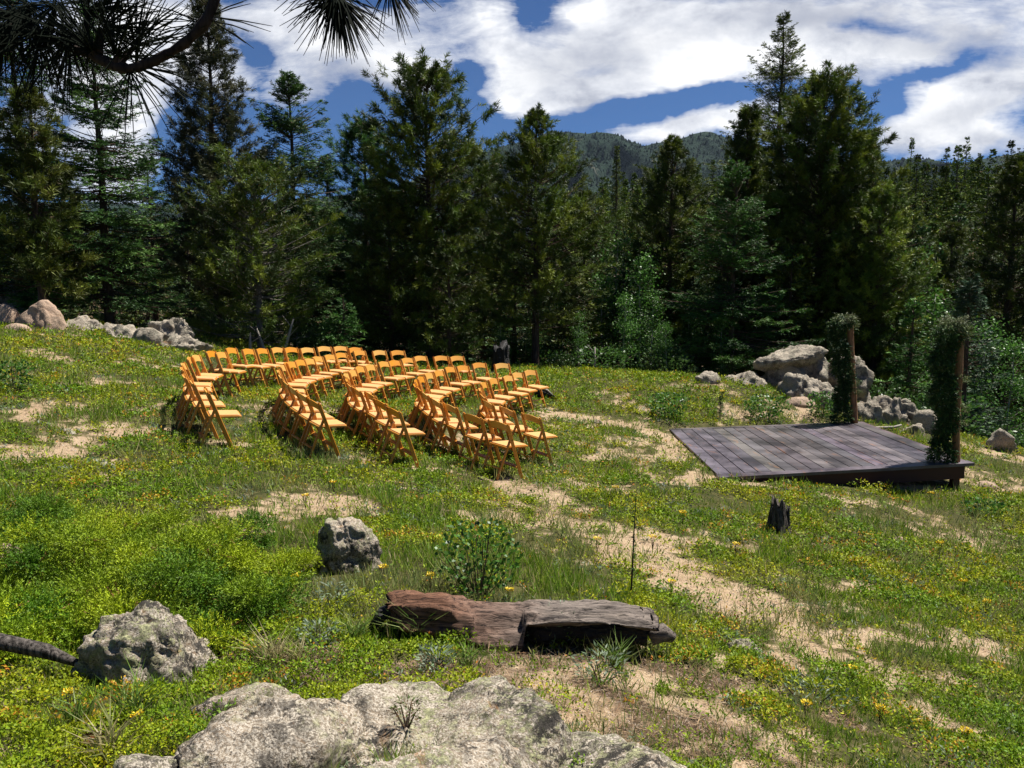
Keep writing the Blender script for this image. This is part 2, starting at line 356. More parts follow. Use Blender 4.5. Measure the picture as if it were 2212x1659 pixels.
# warp
wn=N.n('ShaderNodeTexNoise'); N.L.new(P0,wn.inputs['Vector']); wn.inputs['Scale'].default_value=5; wn.inputs['Detail'].default_value=5; wn.inputs['Roughness'].default_value=.6
vm=N.n('ShaderNodeVectorMath',operation='MULTIPLY_ADD'); N.L.new(wn.outputs['Color'],vm.inputs[0]); vm.inputs[1].default_value=(.12,.07,0); 
va=N.n('ShaderNodeVectorMath',operation='ADD'); N.L.new(P0,va.inputs[0]); va.inputs[1].default_value=(-.06,-.035,0); N.L.new(va.outputs[0],vm.inputs[2]); P1=vm.outputs[0]
CL=[(700,75,230,50,-8,1.0),(600,190,110,60,-20,.9),(880,170,140,38,-14,.7),(1075,85,60,50,0,.9),(1130,160,80,45,50,.7),(1205,228,140,30,10,1.2),
(1400,100,270,60,12,1.3),(1300,20,260,32,0,.9),(1545,165,110,50,10,1.1),(1450,283,190,24,12,1.1),(1860,120,190,45,-8,.8),(2120,205,170,48,20,1.3),
(2010,292,260,30,-3,1.0),(1700,60,120,60,0,.9),(2100,55,220,55,0,.85),(240,200,160,120,0,.8),(330,60,120,60,0,.6),(300,350,130,80,0,.6),(880,340,90,22,10,.5),
(760,300,190,60,-4,-1.1),(1010,190,50,60,-30,-.9),(1435,225,140,26,8,-1.2),(1170,35,55,40,-50,-.8),(1840,228,90,34,-14,-1.2),(1010,300,200,38,0,-.8),
(545,110,40,70,20,-.7),(1640,85,60,30,40,-.8),(2000,165,70,18,25,-.8),(395,330,60,70,0,-.9),(1500,60,60,22,20,-.4),(1300,150,70,20,20,-.3),(1880,60,90,14,-12,-.5)]
acc=None
for (u,v,su,sv_,an,wt) in CL:
    d0=ray(u,v); cx,cz=d0[0]/d0[1],d0[2]/d0[1]; a_=R(an); s1,s2=F/su*.9,F/sv_*.9
    ax=(math.cos(a_)*s1,math.sin(a_)*s1,0); bx=(-math.sin(a_)*s2,math.cos(a_)*s2,0)
    q=[]
    for k in (ax,bx):
        dt=N.n('ShaderNodeVectorMath',operation='DOT_PRODUCT'); N.L.new(P1,dt.inputs[0]); dt.inputs[1].default_value=k
        q.append(N.m('ADD',dt.outputs['Value'],-(k[0]*cx+k[1]*cz)))
    d2=N.m('MULTIPLY_ADD',q[1],q[1],N.m('MULTIPLY',q[0],q[0]))
    e=N.m('POWER',.45,d2); acc=N.m('MULTIPLY_ADD',e,wt*(.95 if wt>0 else 1.25),acc if acc is not None else 0.0)
mp=N.mapping(P0,(1,2.0,1),(0,0,R(-14)))
f1=N.noise(mp,5.5,9,.62,.35); f2=N.noise(P0,17,7,.62,.2)
f3=N.noise(N.mapping(P0,(1,3.6,1),(0,0,R(-20))),9,8,.66,.5)
fn=N.m('ADD',N.m('ADD',N.m('MULTIPLY_ADD',f1,2.0,-1.0),N.m('MULTIPLY_ADD',f3,1.3,-.65)),N.m('MULTIPLY_ADD',f2,.8,-.4))
den=N.m('ADD',N.m('ADD',acc,fn),-.09)
front=N.ramp(sx.outputs[1],[(.1,0.),(.3,1.)])
backd=N.m('MULTIPLY_ADD',N.noise(g,2.2,7,.6,.4),2.4,-1.55)
den=N.m('ADD',N.m('MULTIPLY',den,front),N.m('MULTIPLY',backd,N.m('SUBTRACT',1.0,front)))
mask=N.ramp(den,[(.08,0.),(.30,.38),(.80,1.)])
# cloud brightness: thick parts and undersides greyer
mp2=N.mapping(P0,(1,2.2,1),(0,0,R(-12)))
sh=N.m('ADD',N.m('MULTIPLY',N.noise(mp2,6.5,6,.6,.3),1.0),N.m('MULTIPLY',f2,.35))
cc=N.ramp(sh,[(.56,(1.15,1.15,1.15)),(.72,(.80,.82,.88)),(.90,(.40,.43,.52))])
GR=[(760,175,150,30,-18,1),(1260,130,140,50,15,.75),(2050,110,220,40,-10,.9),(2080,255,140,26,12,.7),(1800,20,200,26,0,.8),(1230,250,60,12,10,.3),(2150,310,90,18,0,.6),(1560,60,160,26,10,.35)]
ga=None
for (u,v,su,sv_,an,wt) in GR:
    d0=ray(u,v); cx,cz=d0[0]/d0[1],d0[2]/d0[1]; a_=R(an); s1,s2=F/su,F/sv_
    ax=(math.cos(a_)*s1,math.sin(a_)*s1,0); bx=(-math.sin(a_)*s2,math.cos(a_)*s2,0); q=[]
    for k in (ax,bx):
        dt=N.n('ShaderNodeVectorMath',operation='DOT_PRODUCT'); N.L.new(P1,dt.inputs[0]); dt.inputs[1].default_value=k
        q.append(N.m('ADD',dt.outputs['Value'],-(k[0]*cx+k[1]*cz)))
    d2=N.m('MULTIPLY_ADD',q[1],q[1],N.m('MULTIPLY',q[0],q[0])); e=N.m('POWER',.4,d2); ga=N.m('MULTIPLY_ADD',e,wt,ga if ga is not None else 0.0)
cc=N.mix(N.m('MULTIPLY',ga,.8,clamp=True),cc,(.42,.45,.54))
bg2=N.n('ShaderNodeBackground'); N.L.new(cc,bg2.inputs[0]); bg2.inputs[1].default_value=.52
ms=N.n('ShaderNodeMixShader'); N.L.new(mask,ms.inputs[0]); N.L.new(bg1.outputs[0],ms.inputs[1]); N.L.new(bg2.outputs[0],ms.inputs[2]); N.L.new(ms.outputs[0],out.inputs[0])
w.cycles.sampling_method='MANUAL'; w.cycles.sample_map_resolution=512
# ------------------------------------------------------------------ ground masks (fixed to the ground, in metres)
def blobs(L):
    o=[]
    for (u,v,rx,ry,wt) in L:
        g_=ground(u,v); o.append((g_.x,g_.y,rx,ry,wt))
    return o
SAND=blobs([(1440,1235,.9,.45,1),(1560,1285,.7,.35,1),(1660,1340,.6,.25,.9),(1340,1175,.5,.45,.9),(1250,1135,.4,.3,.8),(1500,1165,.8,.35,.9),(1700,1240,.4,.3,.7),
(1820,1265,.6,.3,.8),(1960,1385,.7,.25,.9),(2130,1400,.7,.25,.9),(1880,1450,.5,.2,.8),(1970,1525,.6,.18,1),(2140,1570,.6,.2,1),(1300,1540,.55,.42,1.2),(1230,1600,.5,.3,1.2),(1420,1500,.35,.3,.8),(1380,1620,.4,.2,.8),
(1425,940,.5,.8,1),(1470,985,.5,.9,1),(1520,1035,.6,.5,.9),(1230,905,.7,.7,.9),(1330,915,.8,.5,.9),(1290,985,.9,.5,.8),(1120,1065,.5,.4,.9),(1240,1045,.7,.4,.8),(1000,965,.6,.5,.9),
(40,985,.5,.3,.8),(95,945,.4,.3,.7),(240,930,.4,.3,.6),(130,870,.7,.6,.6),(60,760,.9,.6,.7),(310,790,1.2,.5,.7),(230,770,1.0,.5,.7),(680,1075,.5,.4,.9),(630,895,.7,.8,.9),(940,1115,.4,.3,.8),(760,985,.4,.5,.5),
(2150,1045,.9,.7,1),(2170,985,.8,.8,.9),(2000,1065,1.0,.4,.7),(1700,1050,.9,.25,.8),(1720,880,.9,.6,.8),(30,1200,.5,.4,1),(1150,1465,.4,.2,.8),(2050,1490,.5,.15,.7),(1750,1390,.4,.2,.6),(1180,1010,.4,.4,.6),(840,1060,.4,.3,.5)])
LIT=blobs([(640,1410,.35,.25,1),(760,1430,.4,.25,1),(900,1440,.5,.22,1),(1050,1440,.45,.2,1),(1200,1440,.4,.22,1),(1350,1430,.35,.2,.9),(1460,1450,.35,.25,.9),(1500,1560,.35,.25,.9),(1450,1640,.4,.15,1),(1150,1630,.3,.15,1),(1650,1640,.35,.15,.8),(1850,1560,.4,.15,.7),(2100,1650,.4,.12,.8),(1150,1050,.5,.4,.5),(540,1410,.3,.2,.8),(1730,850,1.,.8,.9),(1500,830,.9,.6,.5),(1250,1480,.3,.2,.6)])
def bsum(L,x,y):
    s=np.zeros_like(x)
    for (a,b,rx,ry,wt) in L:
        s=np.maximum(s,wt*np.exp(-(((x-a)/rx)**2+((y-b)/ry)**2)*.8))
    return s
def masks(x,y):
    x=np.asarray(x,float); y=np.asarray(y,float)
    wx=x+n2(x,y,1.3,3,7)*.55; wy=y+n2(x,y,1.3,3,8)*.45
    nn=n2(x,y,.75,4,9)*.42+n2(x,y,3.6,3,19)*.30
    veg=.80+nn+n2(x,y,9,2,29)*.16+n2(x,y,5.5,2,39)*.16-bsum(SAND,wx,wy)*.56
    lit=bsum(LIT,wx,wy)
    forest=ss(y,23,28)
    lit=np.maximum(lit,forest)
    veg=np.clip(veg-lit*.65,0,1)
    return veg,lit
# ground sheet (polar grid, fine ahead of the camera)
ang=np.concatenate([np.linspace(-180,-47,30)[:-1],np.linspace(-47,47,440),np.linspace(47,180,30)[1:-1]])
rr=np.concatenate([[.0],np.geomspace(.8,30,400),np.geomspace(30.6,1500,110)])
A,RR=np.meshgrid(np.radians(ang),rr); X=(np.sin(A)*RR).ravel(); Y=(np.cos(A)*RR).ravel()
Z=T(X,Y)
vg,lt=masks(X,Y)
dd=np.hypot(X,Y)
Z=Z+ss(vg,.4,.7)*.02*(1+n2(X,Y,5,2,12))*(dd<30)
na=len(ang); nr=len(rr); i=np.arange(nr-1)[:,None]*na; j=np.arange(na)[None]
q=np.stack([i+j,i+(j+1)%na,i+na+(j+1)%na,i+na+j],-1).reshape(-1,4)
q=q[:, ::-1]
g_o=mesh('ground',np.stack([X,Y,Z],1),q,M['soil'],col=np.stack([vg,lt,0*vg],1),smooth=True); tag(g_o,kind='structure')
# ------------------------------------------------------------------ ground cover
DK=np.array([(3.1,11.45),(7.65,12.4),(7.75,16.8),(3.2,15.9)])
def indeck(x,y,m=.0):
    c=np.ones_like(x,bool)
    for k in range(4):
        a,b=DK[k],DK[(k+1)%4]; c&=((b[0]-a[0])*(y-a[1])-(b[1]-a[1])*(x-a[0]))>-m
    return c
def sample(n,e,y0,y1,k=.86):
    u=rng.random(n); y=(y0**(1-e)+u*(y1**(1-e)-y0**(1-e)))**(1/(1-e)); x=(rng.random(n)*2-1)*k*y*.97+ (rng.random(n)-.5)*.5
    return x,y
GREEN=np.array([(.13,.26,.008),(.23,.36,.008),(.37,.44,.010),(.50,.49,.012)])
def pal(n,P,w=None): return P[rng.choice(len(P),n,p=w)]*(.8+.4*rng.random((n,1)))
def mound(x,y): return np.clip(.03+.09*n2(x,y,2.1,2,21)+.07*n2(x,y,6,2,22),0.0,.17)
# low leathery mats
x,y=sample(150000,.8,2.2,25); vg,lt=masks(x,y); ty=n2(x,y,.55,3,31)+.10+.3*ss(y,17,20)*(x>2)
keep=(rng.random(len(x))<np.maximum(ss(vg,.44,.60)*ss(ty,-.28,.12)*.97,.14*(n2(x,y,4,2,77)>.05)))&~indeck(x,y,.2); x,y,ty=x[keep],y[keep],ty[keep]
n=len(x); kk=6; mo=mound(x,y); z=T(x,y)+mo*rng.random(n)**.5+.01
Pb=np.repeat(np.stack([x,y,z],1),kk,0); sc=np.repeat(np.clip((y/4.2)**.72,.7,4),kk)
D=nrm(rng.normal(size=(n*kk,3))*np.array([1,1,.55])+np.array([0,0,.55])); Pb=Pb+D*.008*sc[:,None]+rng.normal(size=(n*kk,3))*np.array([.018,.018,.008])*sc[:,None]
V,q=cards(Pb,D,.021*sc*(.7+.6*rng.random(n*kk)),.0115*sc,rng.normal(size=(n*kk,3))+np.array([0,0,1.5]))
yn=n2(x,y,1.1,3,41)+n2(x,y,5,2,42)*.5; pr=np.clip(.35+yn*.9,0,1)
c=pal(n,GREEN[:2])*(1-pr[:,None])+pal(n,GREEN[2:])*pr[:,None]
c=np.repeat(c,kk,0)*(.6+.65*rng.random((n*kk,1)))
orp=np.repeat(np.clip((n2(x,y,2.6,2,43)-.20)*1.3,0.004,.45),kk); om=rng.random(n*kk)<orp
c[om]=np.array([(.62,.36,.02),(.55,.20,.02),(.66,.50,.04)])[rng.integers(0,3,om.sum())]
o=mesh('low_leafy_mats',V,q,M['cover'],col=np.repeat(np.clip(c,0,1),4,0)); tag(o,'low leathery green mats spreading over the sandy meadow','ground cover',kind='stuff')
# grass and herbs
x,y=sample(62000,.75,2.2,26); vg,lt=masks(x,y); ty=n2(x,y,.55,3,31)+.10; cl=n2(x,y,2.4,2,51)
keep=(rng.random(len(x))<(ss(vg,.36,.56)*(.25+.75*ss(-ty,-.15,.15))*ss(cl,-.45,.3)+.15))&~indeck(x,y,.15); x,y=x[keep],y[keep]
n=len(x); kk=7; z=T(x,y)
sc=np.repeat(np.clip((y/4.5)**.6,.75,2.6),kk); Pb=np.repeat(np.stack([x,y,z],1),kk,0)+rng.normal(size=(n*kk,3))*np.array([.022,.022,0])*sc[:,None]
D=nrm(rng.normal(size=(n*kk,3))*np.array([.42,.42,.1])+np.array([0,0,1])); hh=np.repeat(.055+.085*np.clip(n2(x,y,.9,2,52)+.5,0,1.3),kk)*(.5+rng.random(n*kk)*.9)
V,q=cards(Pb,D,hh*np.clip(sc,.8,1.5),.0048*sc*(.7+.8*rng.random(n*kk)))
gn=n2(x,y,.6,2,53); c=np.where((gn>.12)[:,None],pal(n,np.array([(.36,.36,.12),(.29,.35,.08),(.24,.32,.10)])),pal(n,np.array([(.15,.29,.02),(.21,.34,.025),(.30,.40,.04)])))
c=np.repeat(c,kk,0); dm=rng.random(n*kk)<.12; c[dm]=(.46,.38,.19); c=c*(.7+.6*rng.random((n*kk,1)))
o=mesh('meadow_grass',V,q,M['grass'],col=np.repeat(c,4,0)); tag(o,'short mixed grass and herbs growing in patches across the meadow','grass',kind='stuff')
# grey-green silvery herbs
x,y=sample(9000,.6,2.4,18); vg,lt=masks(x,y); cl=n2(x,y,1.1,3,61)
keep=(rng.random(len(x))<ss(cl,.12,.4)*ss(vg,.2,.5))&~indeck(x,y,.2); x,y=x[keep],y[keep]; n=len(x); kk=9
sc=np.repeat(np.clip((y/4.5)**.6,.75,2.4),kk); Pb=np.repeat(np.stack([x,y,T(x,y)],1),kk,0)+rng.normal(size=(n*kk,3))*np.array([.02,.02,0])+np.array([0,0,1])*rng.random((n*kk,1))*.05
D=nrm(rng.normal(size=(n*kk,3))*np.array([.8,.8,.3])+np.array([0,0,.7])); V,q=cards(Pb,D,.035*sc,.010*sc)
o=mesh('silvery_herbs',V,q,M['grass'],col=np.repeat(np.repeat(pal(n,np.array([(.27,.34,.22),(.22,.32,.16),(.33,.38,.27)])),kk,0),4,0)); tag(o,'silvery grey-green herbs scattered between the mats','herbs',kind='stuff')
# dry litter: needles and twigs
x,y=sample(90000,.9,2.2,13); vg,lt=masks(x,y)
keep=rng.random(len(x))<np.clip(lt*1.0+.10*(vg<.6)+.04,0,1); x,y=x[keep],y[keep]; n=len(x)
th=rng.random(n)*6.283; D=nrm(np.stack([np.cos(th),np.sin(th),rng.normal(size=n)*.22+.08],1)); sc=np.clip((y/4)**.6,.7,2.2)
V,q=cards(np.stack([x,y,T(x,y)+.006+.012*rng.random(n)],1),D,(.03+.06*rng.random(n))*sc,.0028*sc*(.7+rng.random(n)),np.array([[0,0,1.]])+rng.normal(size=(n,3))*.3)
o=mesh('dry_litter',V,q,M['litter'],col=np.repeat(pal(n,np.array([(.26,.15,.08),(.14,.085,.05),(.40,.28,.16),(.30,.24,.18)])),4,0)); tag(o,'dry needles and twigs littering the bare soil','litter',kind='stuff')
# gravel grains
x,y=sample(90000,1.2,2.2,12); vg,lt=masks(x,y)
keep=rng.random(len(x))<ss(-vg,-.40,-.2)*(1-lt*.7); x,y=x[keep],y[keep]; n=len(x); sc=np.clip((y/4)**.7,.8,2.5)
oc=np.array([(1,0,0),(0,1,0),(-1,0,0),(0,-1,0),(0,0,1)],float); s_=(.002+.0055*rng.random(n)**3)*sc
V=(np.stack([x,y,T(x,y)],1)[:,None]+oc[None]*(s_[:,None,None]*(.7+.6*rng.random((n,5,3))))).reshape(-1,3)
b=np.arange(n)[:,None]*5; f=np.concatenate([b+np.array([[k,(k+1)%4,4]]) for k in range(4)],0)
o=mesh('gravel',V,f,M['litter'],col=np.repeat(pal(n,np.array([(.55,.42,.33),(.42,.30,.22),(.62,.52,.43),(.30,.22,.17)])),5,0)); tag(o,'coarse pinkish granite grains on the bare soil','gravel',kind='stuff')
# ------------------------------------------------------------------ boulders
import bmesh
_ic={}
def ico(n):
    if n not in _ic:
        bm=bmesh.new(); bmesh.ops.create_icosphere(bm,subdivisions=n,radius=1); bm.verts.ensure_lookup_table()
        _ic[n]=(np.array([v.co[:] for v in bm.verts]),np.array([[v.index for v in f.verts] for f in bm.faces])); bm.free()
    return _ic[n]
def boulder(c,r,rz=0,seed=0,mat='rock',planes=10,rough=.07,res=5,tilt=(0,0),label='',parent=None,name='boulder',cat='rock',dmin=.6,group=None):
    V,Fq=ico(res); V=V.copy(); rg=np.random.default_rng(seed+100)
    for k in range(planes):
        nn=nrm(rg.normal(size=3)); d=rg.uniform(dmin,.93); e=V@nn-d; V-=np.where(e>0,e*.93,0)[:,None]*nn
    V=V/np.abs(V).max(0)*1.0
    r=np.array(r,float); P=V*r; s=float(np.mean(r))
    D=nrm(V/r)
    P=P+D*(fbm(P/s*1.1,3,seed)*rough*s*1.6+fbm(P/s*3.5,4,seed+9,.62)*rough*s*.8)[:,None]
    cr=np.abs(fbm(P/s*1.7,3,seed+20)); P-=D*(np.clip(.05-cr,0,1)*1.6*s*rough*6)[:,None]
    Mx=Matrix.Rotation(rz,3,'Z')@Matrix.Rotation(tilt[0],3,'X')@Matrix.Rotation(tilt[1],3,'Y'); P=P@np.array(Mx).T
    o=mesh(name,P,Fq,M[mat],smooth=True,loc=c,parent=parent)
    if parent is None: tag(o,label,cat,group)
    return o
def brp(u0,u1,vt,vb,depth=1.0,Y=None,bury=.35,**k):
    uc=(u0+u1)/2; g_=ground(uc,vb)
    if Y: g_=Vector((at(uc,vb,Y)[0],Y,at(uc,vb,Y)[2]))
    cap=Y or (19.6 if u0>1590 else 60)
    if g_.y>cap: p_=at(uc,vb,cap); g_=Vector(p_)
    wd=(u1-u0)*g_.y/F*1.14; dp=wd*depth; yc=g_.y+dp*.5
    top=at(uc,vt,yc); x=top[0]; zt=top[2]; c=max((zt-min(T1(x,yc),g_.z))*(1+bury),.04); 
    return boulder((x,yc,zt-c*.9),(wd/2,dp/2,c*.95),**k)
# foreground outcrop
FG=[((-.97,2.70,-1.97),(.47,.68,.50),'broad lichen-blotched boulder at the bottom left of the outcrop, largest of the foreground rocks',.6),
((-.50,2.92,-1.98),(.42,.48,.385),'pale domed rock in the middle of the foreground outcrop',.6),
((.0,2.92,-1.98),(.42,.48,.375),'pale rounded rock at the right of the foreground outcrop beside the gravel patch',.6),
((-.40,2.36,-1.92),(.66,.46,.43),'dark mottled rock slab cut by the bottom edge of the picture',.65),
((.36,2.52,-1.93),(.56,.50,.36),'low grey slab sloping right into the gravel at the bottom edge',.7),
((-1.30,2.50,-1.90),(.19,.32,.38),'small speckled rock left of the dark crack at the bottom edge',.6),
((-1.20,3.24,-1.95),(.28,.2,.28),'low rock with a green sprout behind the broad outcrop boulder',.6)]
for k,(c_,r_,lb,dm_) in enumerate(FG):
    boulder(c_,r_,rz=[.2,-.3,.5,.1,-.2,.1,.4][k],seed=k*7+3,res=6 if k<5 else 5,rough=.055,planes=15,dmin=.55,label=lb,group='rocks of the foreground outcrop')
RK=[(112,480,1330,1500,.75,'rock',21,'rounded grey boulder partly under the juniper at lower left'),
(668,815,1128,1250,.75,'rock',22,'upright lichen-covered rock beside the green meadow mats right of the juniper'),
(-60,72,1180,1270,.7,'rockpink',23,'flat pinkish rock showing under the juniper at the left edge'),
(1545,1640,1383,1412,.8,'rock',24,'small low grey stone right of the charred log'),
(36,134,648,712,.7,'rockpink',31,'smooth pinkish tan boulder with a vertical crack at the left edge of the meadow'),
(-25,72,612,690,.8,'rockfar',32,'brown weathered boulder behind the smooth pink boulders at far left'),
(-30,42,658,702,.7,'rockpink',33,'rounded pink boulder at the left picture edge'),
(75,110,668,712,.6,'rockpink',34,'small reddish boulder in front of the cracked pink boulder'),
(4,70,700,718,.6,'rockpink',35,'low flat stone in the grass below the pink boulders'),
(128,232,688,716,.9,'rockfar',36,'pale flat ledge rock next to the pink boulders'),
(200,292,697,732,.9,'rockfar',37,'second pale ledge rock along the forest edge'),
(270,352,708,745,.8,'rockfar',38,'third pale ledge rock sloping down along the forest edge'),
(308,402,682,742,.8,'rockfar',39,'dark streaked hump of rock above the ledge at the forest edge'),
(345,446,724,760,.7,'rockfar',40,'broken low rocks at the right end of the ledge by the chairs'),
(440,482,680,735,.9,'rockfar',41,'shaded boulder between the tree trunks behind the left chairs'),
(1500,1562,806,830,.8,'rockfar',51,'low dark rock in the grass left of the rock pile'),
(1563,1642,796,830,.8,'rockfar',52,'grey boulder at the left foot of the rock pile'),
(1625,1745,775,842,.7,'rockfar',53,'broad rock under the tilted slab in the rock pile'),
(1712,1815,764,850,.7,'rockfar',54,'pale upright boulder in the middle of the rock pile'),
(1680,1800,806,872,.6,'rockfar',55,'blocky fractured rock at the front of the rock pile'),
(1780,1885,775,865,.7,'rockfar',56,'rounded boulder directly behind the left garlanded post'),
(1690,1765,858,880,.6,'rockpink',57,'flat pinkish stone on bare soil behind the deck'),
(1880,1998,845,925,.8,'rockfar',58,'large tan boulder behind the deck between the two posts'),
(1960,2035,895,938,.7,'rockfar',59,'low sloping rock right of the large tan boulder between the posts'),
(1845,1905,868,915,.7,'rockfar',60,'low dark rock beside the left garlanded post base'),
(2128,2206,922,978,.7,'rockfar',61,'pale pointed rock right of the right garlanded post'),
(1745,1838,838,888,.7,'rockfar',73,'low rock in front of the pile beside the far garlanded post'),(1596,1662,804,840,.7,'rockfar',74,'small wedge rock under the left end of the tilted slab'),
(1418,1440,788,806,.8,'rockfar',62,'small rock at the forest edge left of the rock pile'),
(1940,2000,915,940,.6,'rockfar',63,'small stones beside the right back corner of the deck'),
(560,596,862,874,.6,'rock',64,'small pale stone in the grass between the first two rows of chairs'),
(1925,1960,1160,1172,.6,'rockpink',65,'little tan stone in the right meadow beyond the stump'),
(1270,1300,905,915,.6,'rock',66,'little grey stone on the sandy path right of the chairs'),
(2100,2160,1040,1056,.6,'rockpink',67,'flat stone by the right end of the deck'),
(130,165,925,940,.7,'rock',68,'small grey stone in the left meadow'),
(210,245,1000,1012,.7,'rock',69,'small tan stone in the left meadow above the juniper')]
for (u0,u1,vt,vb,dp,mt,sd_,lb) in RK:
    big=(u1-u0)>90
    brp(u0,u1,vt,vb,depth=dp,seed=sd_,mat=mt,res=(6 if sd_<25 else 5) if big else 4,rough={'rockfar':.14,'rock':.10,'rockpink':.05}[mt],planes={'rockfar':16,'rock':7,'rockpink':6}[mt],dmin=.6 if mt!='rockpink' else .78,label=lb,rz=(sd_%7-3)*.06,bury=.5)
# tilted slab on top of the pile
s0=at(1706,772,20.2); boulder((s0[0],20.2,s0[2]),(1.02,.75,.26),rz=R(12),tilt=(R(-6),R(-10)),seed=71,mat='rockfar',planes=7,rough=.10,dmin=.7,res=5,label='long tilted flat-topped slab lying on top of the rock pile')
# ------------------------------------------------------------------ charred log
def log():
    g_=ground(1128,1392); root=empty('log',g_,R(-3)); tag(root,'weathered hollow log with a charred black underside in front of the sandy soil','log')
    n=150; xs=np.linspace(-.86,.86,n); prof=[]
    xs=xs*.90; h=np.interp(xs,[-.78,-.65,-.45,-.27,-.05,.05,.27,.54,.78],[.27,.30,.28,.225,.205,.228,.225,.21,.185])
    lip=np.interp(xs,[-.78,-.63,-.45,-.27,-.12,-.02,.0,.03,.3,.78],[.20,.15,.12,.08,.03,.0,.0,.198,.19,.16])
    yf=np.interp(xs,[-.86,-.5,-.2,-.02,.0,.04,.86],[-.08,-.11,-.15,-.17,-.17,-.15,-.14])
    rg=np.random.default_rng(3)
    V=[]
    for i,x in enumerate(xs):
        H=h[i]; 
        if x>.78: H-=0
        pts=[(.17,-.03),(.18,H*.5),(.15,H*.9),(.08,H*1.03),(.02,H*1.05),(-.04,H*1.02),(yf[i]*.72,H*.97*(lip[i]>.08)+(lip[i]<=.08)*(H*.7+lip[i]*.3)),(yf[i]*.9,lip[i]*.6+H*.36),(yf[i],lip[i]),(yf[i]*.8,lip[i]-.02),(.02,max(lip[i]-.015,H-.045)),(.12,H*.6),(.13,-.03)]
        # refine polyline
        P=np.array(pts); t=np.linspace(0,len(P)-1,40); V.append(np.c_[np.full(40,x),np.interp(t,range(len(P)),P[:,0]),np.interp(t,range(len(P)),P[:,1])])
    V=np.concatenate(V); m_=40
    gr=fbm(V*np.array([1.5,30,30]),4,5,.6)*.020+fbm(V*np.array([3,7,7]),3,8)*.026
    V[:,2]+=gr*1.0; V[:,1]+=fbm(V*np.array([2,12,12]),3,15)*.018
    # ragged ends
    e=np.abs(V[:,0])>.72; V[e,0]+=np.sign(V[e,0])*(fbm(V[e]*np.array([0,22,22]),3,33)*.07)
    V[:,1]+=.05*np.sin(V[:,0]*3.0)
    q=[[i*m_+j,(i+1)*m_+j,(i+1)*m_+(j+1)%m_,i*m_+(j+1)%m_] for i in range(n-1) for j in range(m_)]
    q+= [[(n-1)*m_+j,(n-1)*m_+m_-1-j,(n-1)*m_+m_-2-j,(n-1)*m_+j+1] for j in range(m_//2-1)]+[[m_-1-j,j,j+1,m_-2-j] for j in range(m_//2-1)]
    mesh('shell',V,np.array(q),M['log'],root,smooth=True)
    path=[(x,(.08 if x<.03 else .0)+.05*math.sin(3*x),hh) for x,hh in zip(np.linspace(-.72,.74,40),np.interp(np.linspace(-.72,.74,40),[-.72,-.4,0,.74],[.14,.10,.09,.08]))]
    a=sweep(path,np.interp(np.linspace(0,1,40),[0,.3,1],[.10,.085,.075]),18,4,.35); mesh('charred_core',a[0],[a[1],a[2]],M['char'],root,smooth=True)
    a=sweep([(-.90,-.05,.10),(-.82,-.03,.18),(-.74,0,.20),(-.64,.02,.16)],[.02,.05,.07,.06],10,6,.5); mesh('broken_root',a[0],[a[1],a[2]],M['char'],root,smooth=True)
    a=sweep([(.76,.05,.03),(.84,.06,.07),(.90,.07,.03)],[.05,.06,.03],10,9,.4); mesh('end_chunk',a[0],[a[1],a[2]],M['log'],root,smooth=True)
log()
# small dark branch at left edge
g_=ground(60,1470); a=sweep([(g_.x-.6,g_.y+.1,g_.z+.2),(g_.x-.2,g_.y+.05,g_.z+.19),(g_.x+.1,g_.y,g_.z+.155),(g_.x+.27,g_.y-.02,g_.z+.10)],[.045,.04,.035,.015],12,3,.25)
o=mesh('fallen_branch',a[0],[a[1],a[2]],M['stump'],smooth=True); tag(o,'thick dark dead branch poking in at the left edge above the boulder','branch')
# black burnt log end beside chairs
g_=ground(1172,862); root=empty('burnt_log',g_,R(-20)); tag(root,'short burnt black log with a silvery streak lying right of the last chair','log')
a=sweep([(-.28,.02,.10),(-.1,0,.17),(.1,-.01,.13),(.3,-.02,.05),(.36,-.02,.02)],[.10,.13,.10,.04,.01],14,2,.2); mesh('charred_body',a[0],[a[1],a[2]],M['char'],root,smooth=True)
a=sweep([(-.16,-.03,.275),(.0,-.05,.26),(.14,-.05,.21),(.27,-.05,.10)],[.018,.035,.028,.01],8,4,.3); mesh('silvery_streak',a[0],[a[1],a[2]],M['dead'],root,smooth=True)
# ------------------------------------------------------------------ stumps
def stump(u,v,h,r0,r1,seed,label,mat='stump'):
    g_=ground(u,v); n=26;m_=36; V=[];rg=np.random.default_rng(seed)
    jag=np.array([fbm(np.array([[math.cos(6.283*j/m_)*2,math.sin(6.283*j/m_)*2,seed]]),3,seed)[0] for j in range(m_)])
    for i in range(n):
        t=i/(n-1)
        for j in range(m_):
            a=6.283*j/m_; rr_=r0+(r1-r0)*t**.6; fl=1+.30*(1-t)**3*math.sin(a*5+seed)
            zz=h*t*(1+.25*jag[j]*(t>.6)*(t-.6)/.4)
            rr2=rr_*fl*(1+.10*math.sin(a*9+2*t+seed)+.12*fbm(np.array([[math.cos(a)*3,math.sin(a)*3,t*2+seed]]),3,seed)[0])
            V.append((rr2*math.cos(a),rr2*math.sin(a),zz-.05))
    V=np.array(V); q=[[i*m_+j,i*m_+(j+1)%m_,(i+1)*m_+(j+1)%m_,(i+1)*m_+j] for i in range(n-1) for j in range(m_)]
    V=np.vstack([V,[[0,0,h*.8]]]); t_=[[(n-1)*m_+j,(n-1)*m_+(j+1)%m_,n*m_] for j in range(m_)]
    o=mesh('tree_stump',V,[np.array(q),np.array(t_)],M[mat],smooth=True,loc=g_); tag(o,label,'stump'); return o
stump(1678,1150,.43,.15,.075,3,'jagged grey charred stump standing in the meadow in front of the deck')
